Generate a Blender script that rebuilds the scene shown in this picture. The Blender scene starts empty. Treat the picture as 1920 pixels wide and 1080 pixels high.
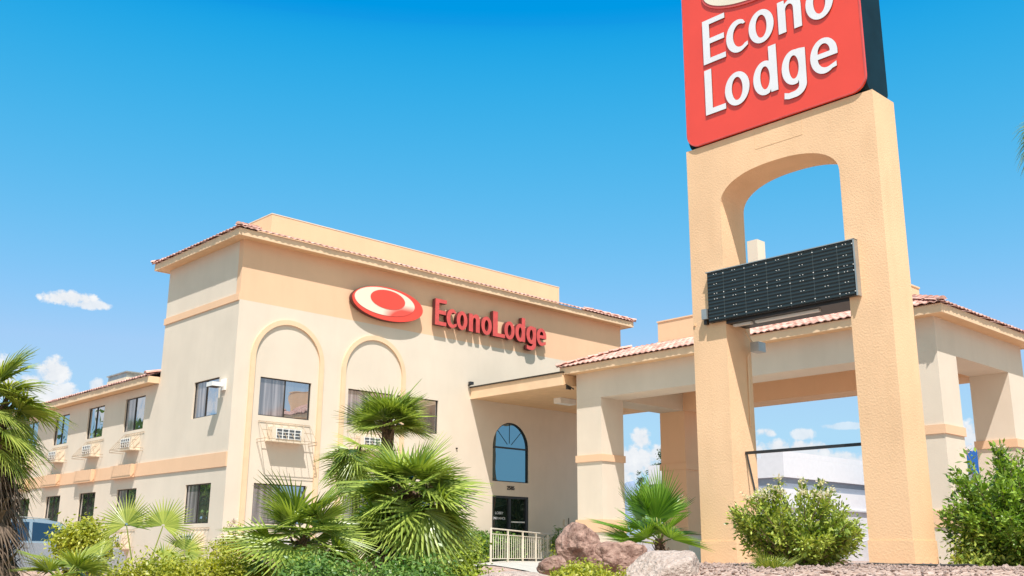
import bpy, bmesh, math, random
from mathutils import Vector, Matrix, noise
from mathutils.geometry import tessellate_polygon
R = math.radians
PI = math.pi
K = 1.2                       # metres per plan unit: all plan numbers below are multiplied by K
scene = bpy.context.scene
col = scene.collection

# ------------------------------------------------------------------ camera
cam = bpy.data.cameras.new('camera')
camo = bpy.data.objects.new('camera', cam)
col.objects.link(camo)
scene.camera = camo
cam.sensor_width = 36.0
cam.lens = 36.0 * 1906 / 1920
cam.clip_start = 0.1
cam.clip_end = 6000
rw = [Vector((0.72726074, -0.68632707, 0.00685282)),
      Vector((-0.17903407, -0.18005442, 0.96722655)),
      Vector((-0.66259989, -0.70465279, -0.25382244))]
m = Matrix((rw[0], rw[1], rw[2])).transposed().to_4x4()
m.translation = Vector((0, 0, 1.6 * K))
camo.matrix_world = m

# ------------------------------------------------------------------ light
SUN = Vector((-0.345, -0.4545, 1.0)).normalized()
sun = bpy.data.lights.new('sun', 'SUN')
sun.energy = 5.0
sun.angle = R(0.5)
sun.color = (1.0, 0.965, 0.93)
suno = bpy.data.objects.new('sun', sun)
suno.rotation_euler = SUN.to_track_quat('Z', 'Y').to_euler()
suno.location = (0, 0, 40)
col.objects.link(suno)
scene.view_settings.view_transform = 'Standard'
scene.view_settings.look = 'None'
scene.view_settings.exposure = 0.35
scene.view_settings.gamma = 1.0

world = bpy.data.worlds.new('World')
scene.world = world
world.use_nodes = True
wn = world.node_tree
wn.nodes.clear()
WN = wn.nodes.new
WL = wn.links.new
def wmath(op, a, b=None, clamp=False):
    n = WN('ShaderNodeMath'); n.operation = op; n.use_clamp = clamp
    for i, v in enumerate((a, b)):
        if v is None: continue
        if isinstance(v, (int, float)): n.inputs[i].default_value = v
        else: WL(v, n.inputs[i])
    return n.outputs[0]
sky = WN('ShaderNodeTexSky')
sky.sky_type = 'NISHITA'
sky.sun_disc = False
sky.sun_elevation = math.asin(SUN.z)
sky.sun_rotation = math.atan2(SUN.x, SUN.y)
sky.air_density = 1.0
sky.dust_density = 0.4
sky.ozone_density = 2.2
hs = WN('ShaderNodeHueSaturation')
hs.inputs['Saturation'].default_value = 1.32
hs.inputs['Hue'].default_value = 0.487
hs.inputs['Value'].default_value = 1.0
WL(sky.outputs[0], hs.inputs['Color'])
# deeper blue towards the zenith, paler towards the horizon
sc_ = WN('ShaderNodeSeparateColor'); WL(hs.outputs[0], sc_.inputs[0])
S_ = 0.2196
cc_ = WN('ShaderNodeCombineColor')
xr, xg, xb = [wmath('MULTIPLY', sc_.outputs[k], S_) for k in range(3)]
dsn = WN('ShaderNodeVectorMath'); dsn.operation = 'DOT_PRODUCT'; dsn.inputs[1].default_value = SUN
tc0 = WN('ShaderNodeTexCoord'); WL(tc0.outputs['Generated'], dsn.inputs[0])
glow = wmath('POWER', wmath('MAXIMUM', dsn.outputs['Value'], 0.0), 2.0)          # extra warm glow round the sun, out of view, added to fill the shadows
gB = wmath('MINIMUM', wmath('MULTIPLY', wmath('POWER', xb, 0.35), 0.92), 0.97)
gG = wmath('ADD', wmath('MINIMUM', xg, 0.345), wmath('MULTIPLY', wmath('POWER', wmath('MAXIMUM', wmath('SUBTRACT', xg, 0.337), 0.0), 0.5), 0.43))
gG = wmath('MINIMUM', gG, 0.74)
gR = wmath('MULTIPLY', wmath('POWER', wmath('MAXIMUM', wmath('SUBTRACT', xr, 0.079), 0.0), 0.90), 1.32)
gR = wmath('MINIMUM', gR, wmath('MULTIPLY', gG, wmath('ADD', wmath('MULTIPLY', glow, 0.75), 0.60)))
G_ = 1.0 / 0.198
WL(wmath('MULTIPLY', gR, wmath('ADD', wmath('MULTIPLY', glow, 1.9 * G_), G_)), cc_.inputs[0])
WL(wmath('MULTIPLY', gG, wmath('ADD', wmath('MULTIPLY', glow, 1.1 * G_), G_)), cc_.inputs[1])
WL(wmath('MULTIPLY', gB, wmath('ADD', wmath('MULTIPLY', glow, 0.1 * G_), G_)), cc_.inputs[2])
SKYC = cc_.outputs[0]
tc = WN('ShaderNodeTexCoord')
DIR = tc.outputs['Generated']
nz = WN('ShaderNodeTexNoise'); nz.inputs['Scale'].default_value = 42; nz.inputs['Detail'].default_value = 8; nz.inputs['Roughness'].default_value = 0.62
WL(DIR, nz.inputs['Vector'])
nz2 = WN('ShaderNodeTexNoise'); nz2.inputs['Scale'].default_value = 120; nz2.inputs['Detail'].default_value = 6; nz2.inputs['Roughness'].default_value = 0.6
WL(DIR, nz2.inputs['Vector'])
NZ = wmath('ADD', wmath('MULTIPLY', wmath('SUBTRACT', nz.outputs[0], 0.5), 2.8), wmath('MULTIPLY', wmath('SUBTRACT', nz2.outputs[0], 0.5), 1.1))
def vdot(v):
    n = WN('ShaderNodeVectorMath'); n.operation = 'DOT_PRODUCT'
    WL(DIR, n.inputs[0]); n.inputs[1].default_value = v
    return n.outputs['Value']
def blob(az_el, w, h, dens=1.0, soft=0.42):
    az, el = R(az_el[0]), R(az_el[1])
    c = Vector((math.cos(el) * math.cos(az), math.cos(el) * math.sin(az), math.sin(el)))
    r = Vector((math.sin(az), -math.cos(az), 0))
    u = r.cross(c)
    a = wmath('DIVIDE', vdot(r), math.sin(R(w)))
    b = wmath('DIVIDE', vdot(u), math.sin(R(h)))
    d2 = wmath('ADD', wmath('MULTIPLY', a, a), wmath('MULTIPLY', b, b))
    f = wmath('ADD', wmath('SUBTRACT', 0.75, d2), wmath('MULTIPLY', NZ, 1.0))
    f = wmath('DIVIDE', f, soft, clamp=True)
    f = wmath('MULTIPLY', f, wmath('GREATER_THAN', vdot(c), 0.3))
    return wmath('MULTIPLY', f, dens)
# clouds: (azimuth from +X, elevation), half width, half height, density
BL = [((70.9, 12.75), 1.7, 0.52, 1.0), ((70.0, 12.55), 1.5, 0.33, .9),
      ((71.3, 8.9), 1.0, 0.95, 1.0), ((72.2, 7.9), 1.5, 1.1, 1.0), ((70.9, 7.7), 1.5, .9, .95), ((74.5, 8.3), 2.2, 1.7, 1.0), ((69.0, 8.4), .55, .42, .85), ((66.8, 8.95), .8, .38, .8), ((64.5, 9.2), .7, .3, .6),
      ((39.5, 6.3), 0.8, .85, 1.0), ((39.9, 4.9), 1.9, 1.3, 1.0), ((38.4, 5.2), 1.3, 1.0, .95), ((41.2, 4.2), 2.0, 1.3, .9),
      ((32.7, 6.5), .7, .35, .9), ((30.8, 6.35), .85, .42, .8), ((28.4, 6.75), 2.0, .22, .5), ((31.8, 5.5), 4.2, .8, .95), ((29, 4.8), 5, .9, .9), ((22.5, 6.0), 1.6, .9, .95), ((21.8, 4.6), 3.0, .9, .8),
      ((-40, 14), 12, 6, 1.0), ((-44, 11), 5, 4.2, 1.0), ((-52, 9), 4, 3, 1.0), ((-75, 9), 13, 4, 1.0), ((-100, 12), 8, 4, 1.0), ((-125, 8), 12, 3.5, 1), ((170, 16), 13, 5, 1), ((140, 10), 14, 4, 1), ((205, 12), 12, 4, 1), ((-15, 9), 8, 3, .9),
      ((99, 7), 9, 3.0, 1.0), ((112, 9), 7, 3, 1.0)]
acc = None
for b in BL:
    f = blob(b[0], b[1], b[2], b[3])
    acc = f if acc is None else wmath('MAXIMUM', acc, f)
ccol = WN('ShaderNodeMixRGB')
ccol.inputs[1].default_value = (3.4, 3.75, 4.2, 1)
ccol.inputs[2].default_value = (5.1, 5.15, 5.2, 1)
WL(wmath('ADD', wmath('MULTIPLY', NZ, 0.55), 0.62, clamp=True), ccol.inputs[0])
# pale horizon band belongs to the sky itself
sep = WN('ShaderNodeSeparateXYZ'); WL(DIR, sep.inputs[0])
mix = WN('ShaderNodeMixRGB')
zm = WN('ShaderNodeMapRange'); zm.inputs['From Min'].default_value = 0.55; zm.inputs['From Max'].default_value = 1.0; zm.inputs['To Min'].default_value = 1.0; zm.inputs['To Max'].default_value = 0.38
WL(sep.outputs[2], zm.inputs['Value'])
sm_ = WN('ShaderNodeVectorMath'); sm_.operation = 'SCALE'; WL(SKYC, sm_.inputs[0]); WL(zm.outputs[0], sm_.inputs['Scale'])
WL(acc, mix.inputs[0]); WL(sm_.outputs[0], mix.inputs[1]); WL(ccol.outputs[0], mix.inputs[2])
bg = WN('ShaderNodeBackground'); bg.inputs[1].default_value = 0.15
WL(mix.outputs[0], bg.inputs[0])
wo = WN('ShaderNodeOutputWorld'); WL(bg.outputs[0], wo.inputs[0])

# ------------------------------------------------------------------ materials
MATS = {}
def nodes_of(name):
    mt = bpy.data.materials.new(name); mt.use_nodes = True
    nt = mt.node_tree
    return mt, nt, nt.nodes['Principled BSDF']
def noise_col(nt, c, var, scale, detail=4, vec=None, c2=None):
    n = nt.nodes.new('ShaderNodeTexNoise'); n.inputs['Scale'].default_value = scale; n.inputs['Detail'].default_value = detail
    if vec is None:
        t = nt.nodes.new('ShaderNodeTexCoord'); vec = t.outputs['Object']
    nt.links.new(vec, n.inputs['Vector'])
    r = nt.nodes.new('ShaderNodeValToRGB')
    r.color_ramp.elements[0].position = 0.3; r.color_ramp.elements[1].position = 0.7
    lo = tuple(x * (1 - var) for x in c); hi = tuple(min(1, x * (1 + var)) for x in (c2 or c))
    r.color_ramp.elements[0].color = (*lo, 1); r.color_ramp.elements[1].color = (*hi, 1)
    nt.links.new(n.outputs[0], r.inputs[0])
    return r.outputs[0], vec
def bump(nt, p, vec, scale, dist, strength=0.5, detail=5, kind='noise'):
    n = nt.nodes.new('ShaderNodeTexNoise'); n.inputs['Scale'].default_value = scale; n.inputs['Detail'].default_value = detail
    nt.links.new(vec, n.inputs['Vector'])
    b = nt.nodes.new('ShaderNodeBump'); b.inputs['Strength'].default_value = strength; b.inputs['Distance'].default_value = dist
    nt.links.new(n.outputs[0], b.inputs['Height']); nt.links.new(b.outputs[0], p.inputs['Normal'])
def simple(name, c, rough=0.6, metal=0.0, var=0.06, scale=3.0, bumps=None, c2=None, spec=0.5):
    mt, nt, p = nodes_of(name)
    o, vec = noise_col(nt, c, var, scale, c2=c2)
    nt.links.new(o, p.inputs['Base Color'])
    p.inputs['Roughness'].default_value = rough; p.inputs['Metallic'].default_value = metal
    p.inputs['Specular IOR Level'].default_value = spec
    if bumps: bump(nt, p, vec, *bumps)
    MATS[name] = mt
    return mt
def stucco(name, c, grain=22, dist=0.01, strength=0.5, streak=0.10, blotch=0.05, patch=0.7):
    mt, nt, p = nodes_of(name)
    o, vec = noise_col(nt, c, blotch, patch, 6)
    mp = nt.nodes.new('ShaderNodeMapping'); mp.inputs['Scale'].default_value = (2.2, 2.2, 0.5)
    nt.links.new(vec, mp.inputs['Vector'])
    n = nt.nodes.new('ShaderNodeTexNoise'); n.inputs['Scale'].default_value = 1.6; n.inputs['Detail'].default_value = 6
    nt.links.new(mp.outputs[0], n.inputs['Vector'])
    r = nt.nodes.new('ShaderNodeValToRGB')
    r.color_ramp.elements[0].position = 0.30; r.color_ramp.elements[0].color = (1 - streak, 1 - streak * 1.1, 1 - streak * 1.3, 1)
    r.color_ramp.elements[1].position = 0.52; r.color_ramp.elements[1].color = (1, 1, 1, 1)
    nt.links.new(n.outputs[0], r.inputs[0])
    mx = nt.nodes.new('ShaderNodeMixRGB'); mx.blend_type = 'MULTIPLY'; mx.inputs[0].default_value = 1
    nt.links.new(o, mx.inputs[1]); nt.links.new(r.outputs[0], mx.inputs[2])
    nt.links.new(mx.outputs[0], p.inputs['Base Color'])
    p.inputs['Roughness'].default_value = 0.9; p.inputs['Specular IOR Level'].default_value = 0.2
    bump(nt, p, vec, grain, dist, strength, 4)
    MATS[name] = mt
    return mt
M_CREAM = stucco('cream_stucco', (0.70, 0.60, 0.485), 40, 0.006, 0.4, 0.02, 0.045)
M_ORANGE = stucco('orange_stucco', (0.78, 0.505, 0.32), 40, 0.006, 0.4, 0.02, 0.03)
M_PARAPET = stucco('peach_stucco', (0.77, 0.52, 0.325), 40, 0.006, 0.4, 0.02, 0.03)
M_PYLON = stucco('rough_pylon_stucco', (0.84, 0.545, 0.325), 34, 0.013, 0.42, 0.05, 0.08)
M_TRIM = simple('trim_paint', (0.78, 0.545, 0.345), 0.7, var=0.05)
M_SOFFIT = simple('soffit_paint', (0.74, 0.49, 0.28), 0.8, var=0.06)
M_RED = simple('sign_red', (0.80, 0.072, 0.042), 0.35, var=0.04, scale=1.2)
M_RED2 = simple('letter_red', (0.62, 0.085, 0.07), 0.45, var=0.12, scale=6)
M_DARKRED = simple('letter_return_dark', (0.10, 0.02, 0.02), 0.5)
M_WHITE = simple('letter_white', (0.78, 0.77, 0.78), 0.4, var=0.03)
M_CREAMSIGN = simple('sign_cream', (0.82, 0.72, 0.56), 0.4, var=0.05)
M_TEAL = simple('cabinet_teal', (0.004, 0.020, 0.030), 0.6, var=0.2, spec=.2)
M_GREYRED = simple('letter_edge', (0.13, 0.05, 0.05), 0.5)
M_BRONZE = simple('bronze_frame', (0.035, 0.028, 0.022), 0.4, metal=0.3)
M_DARK = simple('dark_metal', (0.02, 0.022, 0.024), 0.45)
M_GALV = simple('galvanised', (0.42, 0.42, 0.40), 0.45, metal=0.6, var=0.15)
M_LAMPWHITE = simple('lamp_white', (0.80, 0.78, 0.74), 0.4)
M_TUBE = simple('tube_white', (0.75, 0.74, 0.70), 0.3)
M_BEIGEMETAL = simple('beige_metal', (0.72, 0.60, 0.46), 0.5, var=0.08)
M_CAGE = simple('cage_bar_paint', (0.40, 0.30, 0.20), 0.5)
M_GRILLE = simple('grille_grey', (0.10, 0.11, 0.12), 0.5, var=0.3, scale=20)
M_RAIL = simple('railing_cream', (0.70, 0.62, 0.50), 0.5, var=0.05)
M_BOXWHITE = simple('white_render', (0.66, 0.65, 0.68), 0.85, var=0.03)
M_BOXGREY = simple('grey_stripe', (0.24, 0.27, 0.33), 0.6, var=0.06)
M_CONCRETE = simple('concrete', (0.46, 0.43, 0.38), 0.9, var=0.12, scale=5, bumps=(40, 0.01, 0.4))
M_ASPHALT = simple('asphalt', (0.15, 0.13, 0.11), 0.9, var=0.15, scale=12, bumps=(120, 0.01, 0.5))
M_BARK = simple('palm_bark', (0.17, 0.11, 0.07), 0.95, var=0.5, scale=14, bumps=(30, 0.05, 1.0))
M_TWIG = simple('twig', (0.20, 0.13, 0.08), 0.9, var=0.3, scale=10)
M_BLUE = simple('blue_awning', (0.02, 0.12, 0.42), 0.6)
M_CLOTH = simple('rubber_black', (0.02, 0.02, 0.02), 0.7)
M_MOUNT = simple('mountain_rock', (0.20, 0.25, 0.36), 1.0, var=0.2, scale=0.02)

def tile_mat():
    mt, nt, p = nodes_of('clay_tile')
    o, vec = noise_col(nt, (0.56, 0.29, 0.225), 0.16, 3.5, 3, c2=(0.68, 0.42, 0.35))
    g = nt.nodes.new('ShaderNodeNewGeometry')
    r = nt.nodes.new('ShaderNodeValToRGB')
    r.color_ramp.elements[0].color = (0.80, 0.78, 0.76, 1); r.color_ramp.elements[1].color = (1.12, 1.1, 1.1, 1)
    nt.links.new(g.outputs['Random Per Island'], r.inputs[0])
    mx = nt.nodes.new('ShaderNodeMixRGB'); mx.blend_type = 'MULTIPLY'; mx.inputs[0].default_value = 1
    nt.links.new(o, mx.inputs[1]); nt.links.new(r.outputs[0], mx.inputs[2])
    nt.links.new(mx.outputs[0], p.inputs['Base Color'])
    p.inputs['Roughness'].default_value = 0.75
    bump(nt, p, vec, 50, 0.006, 0.4)
    return mt
M_TILE = tile_mat()

def glass_mat(name, refl, base, tint=(0.85, 0.88, 0.92), rough=0.01, wav=0.0):
    mt = bpy.data.materials.new(name); mt.use_nodes = True
    nt = mt.node_tree; nt.nodes.clear()
    d = nt.nodes.new('ShaderNodeBsdfDiffuse'); d.inputs[0].default_value = (*base, 1)
    if base[0] > .08 and base[0] < .3:       # light and shade of curtain folds painted as streaks into the pane colour
        t0 = nt.nodes.new('ShaderNodeTexCoord'); mp0 = nt.nodes.new('ShaderNodeMapping'); mp0.inputs['Scale'].default_value = (9, 9, .35)
        nt.links.new(t0.outputs['Object'], mp0.inputs['Vector'])
        n0 = nt.nodes.new('ShaderNodeTexNoise'); n0.inputs['Scale'].default_value = 1.0; n0.inputs['Detail'].default_value = 3; nt.links.new(mp0.outputs[0], n0.inputs['Vector'])
        r0 = nt.nodes.new('ShaderNodeValToRGB'); r0.color_ramp.elements[0].position = .35; r0.color_ramp.elements[1].position = .65
        r0.color_ramp.elements[0].color = (*[q * .5 for q in base], 1); r0.color_ramp.elements[1].color = (*[q * 1.45 for q in base], 1)
        nt.links.new(n0.outputs[0], r0.inputs[0]); nt.links.new(r0.outputs[0], d.inputs[0])
    g = nt.nodes.new('ShaderNodeBsdfGlossy'); g.inputs[0].default_value = (*tint, 1); g.inputs[1].default_value = rough
    t = nt.nodes.new('ShaderNodeTexCoord')
    n = nt.nodes.new('ShaderNodeTexNoise'); n.inputs['Scale'].default_value = 1.3; n.inputs['Detail'].default_value = 1
    nt.links.new(t.outputs['Object'], n.inputs['Vector'])
    b = nt.nodes.new('ShaderNodeBump'); b.inputs['Strength'].default_value = 0.25; b.inputs['Distance'].default_value = 0.02
    nt.links.new(n.outputs[0], b.inputs['Height'])
    nt.links.new(b.outputs[0], g.inputs['Normal'])
    f = nt.nodes.new('ShaderNodeFresnel'); f.inputs[0].default_value = 1.5
    ad = nt.nodes.new('ShaderNodeMath'); ad.operation = 'ADD'; ad.use_clamp = True; ad.inputs[1].default_value = refl
    nt.links.new(f.outputs[0], ad.inputs[0])
    mx = nt.nodes.new('ShaderNodeMixShader')
    nt.links.new(ad.outputs[0], mx.inputs[0]); nt.links.new(d.outputs[0], mx.inputs[1]); nt.links.new(g.outputs[0], mx.inputs[2])
    o = nt.nodes.new('ShaderNodeOutputMaterial'); nt.links.new(mx.outputs[0], o.inputs[0])
    return mt
M_GLASS = glass_mat('window_glass', 0.50, (0.10, 0.095, 0.10))
M_SCREEN = glass_mat('screened_glass', 0.16, (0.26, 0.235, 0.235), rough=0.06)
M_TINT = glass_mat('tinted_arch_glass', 0.40, (0.0, 0.02, 0.035), tint=(0.45, 0.72, 0.85))
M_DOORGLASS = glass_mat('door_glass', 0.10, (0.012, 0.018, 0.014))
M_CARGLASS = glass_mat('car_glass', 0.10, (0.006, 0.014, 0.03), tint=(0.5, 0.65, 0.9))
M_LENS = glass_mat('lamp_lens', 0.25, (0.4, 0.4, 0.42))

def leaf_mat(name, c1, c2, trans=0.35, rough=0.5, patch=1.0):
    """leaf tone differs leaf by leaf (random per island) and by patch"""
    mt = bpy.data.materials.new(name); mt.use_nodes = True
    nt = mt.node_tree; nt.nodes.clear()
    g = nt.nodes.new('ShaderNodeNewGeometry')
    t = nt.nodes.new('ShaderNodeTexCoord')
    n = nt.nodes.new('ShaderNodeTexNoise'); n.inputs['Scale'].default_value = 2.6 * patch; n.inputs['Detail'].default_value = 2
    nt.links.new(t.outputs['Object'], n.inputs['Vector'])
    a = nt.nodes.new('ShaderNodeMath'); a.operation = 'MULTIPLY_ADD'; a.inputs[1].default_value = 0.45
    s = nt.nodes.new('ShaderNodeMath'); s.operation = 'MULTIPLY'; s.inputs[1].default_value = 0.55
    nt.links.new(n.outputs[0], s.inputs[0])
    nt.links.new(g.outputs['Random Per Island'], a.inputs[0]); nt.links.new(s.outputs[0], a.inputs[2])
    r = nt.nodes.new('ShaderNodeValToRGB')
    r.color_ramp.elements[0].position = 0.2; r.color_ramp.elements[1].position = 0.75
    r.color_ramp.elements[0].color = (*c1, 1); r.color_ramp.elements[1].color = (*c2, 1)
    nt.links.new(a.outputs[0], r.inputs[0])
    p = nt.nodes.new('ShaderNodeBsdfPrincipled'); p.inputs['Roughness'].default_value = rough
    p.inputs['Specular IOR Level'].default_value = 0.45
    nt.links.new(r.outputs[0], p.inputs['Base Color'])
    tr = nt.nodes.new('ShaderNodeBsdfTranslucent')
    hs_ = nt.nodes.new('ShaderNodeHueSaturation'); hs_.inputs['Saturation'].default_value = 1.15; hs_.inputs['Value'].default_value = 1.5
    nt.links.new(r.outputs[0], hs_.inputs['Color']); nt.links.new(hs_.outputs[0], tr.inputs[0])
    mx = nt.nodes.new('ShaderNodeMixShader'); mx.inputs[0].default_value = trans
    nt.links.new(p.outputs[0], mx.inputs[1]); nt.links.new(tr.outputs[0], mx.inputs[2])
    o = nt.nodes.new('ShaderNodeOutputMaterial'); nt.links.new(mx.outputs[0], o.inputs[0])
    return mt
L_FAN = leaf_mat('fan_palm_leaf', (0.05, 0.11, 0.014), (0.43, 0.51, 0.10), 0.22, 0.33)
L_FAN_Y = leaf_mat('fan_palm_leaf_yellow', (0.10, 0.17, 0.02), (0.44, 0.48, 0.10), 0.26, 0.36)
L_FAN_D = leaf_mat('fan_palm_leaf_dark', (0.045, 0.13, 0.015), (0.27, 0.44, 0.06), 0.24, 0.34)
L_DEAD = leaf_mat('dead_frond', (0.035, 0.022, 0.016), (0.22, 0.15, 0.10), 0.05, 0.7)
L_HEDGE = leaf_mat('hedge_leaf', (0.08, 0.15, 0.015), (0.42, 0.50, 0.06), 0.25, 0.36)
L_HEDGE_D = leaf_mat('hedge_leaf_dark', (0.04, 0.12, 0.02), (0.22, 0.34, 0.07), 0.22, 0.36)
L_YEL = leaf_mat('yellow_leaf', (0.20, 0.25, 0.02), (0.52, 0.50, 0.07), 0.3, 0.42)
L_SHRUB = leaf_mat('shrub_leaf', (0.055, 0.13, 0.015), (0.48, 0.53, 0.10), 0.22, 0.34)
L_SHRUB2 = leaf_mat('shrub_leaf_green', (0.04, 0.12, 0.015), (0.36, 0.50, 0.08), 0.22, 0.34)
L_TREE = leaf_mat('tree_leaf', (0.02, 0.05, 0.012), (0.06, 0.10, 0.03), 0.2, 0.6)
L_FLOWER = leaf_mat('pale_flower', (0.55, 0.52, 0.25), (0.80, 0.68, 0.55), 0.3, 0.6)
L_FLOWER2 = leaf_mat('pink_flower', (0.60, 0.40, 0.32), (0.80, 0.70, 0.60), 0.3, 0.6)

# ------------------------------------------------------------------ mesh helpers
ORG = {}
class Fr:
    """wall frame: a along u, b up, c outward along n"""
    def __init__(s, o, u, n): s.o = Vector(o); s.u = Vector(u); s.n = Vector(n); s.w = Vector((0, 0, 1))
    def p(s, a, b, c): return s.o + s.u * a + s.w * b + s.n * c
FY = lambda y: Fr((0, y, 0), (1, 0, 0), (0, -1, 0))      # wall facing -Y, a = X
FX = lambda x: Fr((x, 0, 0), (0, 1, 0), (-1, 0, 0))      # wall facing -X, a = Y
class MB:
    def __init__(s): s.v = []; s.f = []; s.fix = True; s.smooth = False
    def quad(s, *pts):
        i = len(s.v); s.v += [Vector(p) for p in pts]; s.f.append(tuple(range(i, i + len(pts)))); return s
    def hexa(s, c):
        i = len(s.v); s.v += [Vector(p) for p in c]
        for q in ((0, 1, 2, 3), (4, 7, 6, 5), (0, 4, 5, 1), (1, 5, 6, 2), (2, 6, 7, 3), (3, 7, 4, 0)): s.f.append(tuple(i + k for k in q))
        return s
    def box(s, x0, x1, y0, y1, z0, z1):
        return s.hexa([(x0, y0, z0), (x1, y0, z0), (x1, y1, z0), (x0, y1, z0), (x0, y0, z1), (x1, y0, z1), (x1, y1, z1), (x0, y1, z1)])
    def fbox(s, F, a0, a1, b0, b1, c0, c1):
        return s.hexa([F.p(a0, b0, c0), F.p(a1, b0, c0), F.p(a1, b0, c1), F.p(a0, b0, c1), F.p(a0, b1, c0), F.p(a1, b1, c0), F.p(a1, b1, c1), F.p(a0, b1, c1)])
    def prism(s, F, outline, holes, c0, c1):
        loops = [outline] + list(holes)
        flat = [p for l in loops for p in l]
        tri = tessellate_polygon([[Vector((p[0], p[1], 0)) for p in l] for l in loops])
        i0 = len(s.v)
        s.v += [F.p(p[0], p[1], c1) for p in flat]
        i1 = len(s.v)
        s.v += [F.p(p[0], p[1], c0) for p in flat]
        for t in tri:
            s.f.append(tuple(i0 + k for k in t)); s.f.append(tuple(i1 + k for k in reversed(t)))
        k = 0
        for l in loops:
            n = len(l)
            for j in range(n):
                a, b = k + j, k + (j + 1) % n
                s.f.append((i0 + a, i0 + b, i1 + b, i1 + a))
            k += n
        return s
    def tube(s, pts, r, seg=8, r1=None, caps=True):
        pts = [Vector(p) for p in pts]; n = len(pts); i0 = len(s.v)
        for k, p in enumerate(pts):
            d = (pts[min(k + 1, n - 1)] - pts[max(k - 1, 0)]).normalized()
            a = d.cross(Vector((0, 0, 1)))
            if a.length < 0.01: a = d.cross(Vector((1, 0, 0)))
            a.normalize(); b = d.cross(a)
            rr = r if r1 is None else r + (r1 - r) * k / (n - 1)
            for j in range(seg):
                t = 2 * PI * j / seg
                s.v.append(p + a * (rr * math.cos(t)) + b * (rr * math.sin(t)))
        for k in range(n - 1):
            for j in range(seg):
                a = i0 + k * seg + j; b = i0 + k * seg + (j + 1) % seg
                s.f.append((a, b, b + seg, a + seg))
        if caps:
            s.f.append(tuple(i0 + j for j in range(seg))); s.f.append(tuple(i0 + (n - 1) * seg + j for j in reversed(range(seg))))
        return s
    def build(s, name, mat, parent=None, loc=None, smooth=None):
        if loc is None: loc = ORG[parent] if parent else Vector((0, 0, 0))
        loc = Vector(loc)
        me = bpy.data.meshes.new(name)
        me.from_pydata([(p - loc) * K for p in s.v], [], s.f)
        if s.fix:
            bm = bmesh.new(); bm.from_mesh(me)
            bmesh.ops.recalc_face_normals(bm, faces=bm.faces); bm.to_mesh(me); bm.free()
        me.materials.append(mat)
        if smooth if smooth is not None else s.smooth:
            for p in me.polygons: p.use_smooth = True
        o = bpy.data.objects.new(name, me)
        col.objects.link(o)
        if parent:
            o.parent = parent; ORG[o] = loc
            o.location = (loc - ORG[parent]) * K
        else:
            o.location = loc * K; ORG[o] = loc
        return o
def tag(o, label=None, cat=None, group=None, kind=None):
    if label: o['label'] = label
    if cat: o['category'] = cat
    if group: o['group'] = group
    if kind: o['kind'] = kind
    return o
def thing(name, label, cat, loc, group=None):
    o = bpy.data.objects.new(name, None); col.objects.link(o)
    o.empty_display_size = 0.2
    o.location = Vector(loc) * K; ORG[o] = Vector(loc)
    return tag(o, label, cat, group)
def arc(cx, cy, rx, ry, a0, a1, n=20, p=2.0):
    out = []
    for i in range(n + 1):
        t = R(a0 + (a1 - a0) * i / n); c, s_ = math.cos(t), math.sin(t)
        out.append((cx + rx * math.copysign(abs(c) ** (2 / p), c), cy + ry * math.copysign(abs(s_) ** (2 / p), s_)))
    return out
def rect(a0, a1, b0, b1): return [(a0, b0), (a1, b0), (a1, b1), (a0, b1)]
def rrect(a0, a1, b0, b1, r, n=8):
    return arc(a1 - r, b0 + r, r, r, -90, 0, n) + arc(a1 - r, b1 - r, r, r, 0, 90, n) + arc(a0 + r, b1 - r, r, r, 90, 180, n) + arc(a0 + r, b0 + r, r, r, 180, 270, n)
def circle_el(cx, cy, rx, ry, n=64): return arc(cx, cy, rx, ry, 0, 360 - 360 / n, n - 1)

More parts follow.
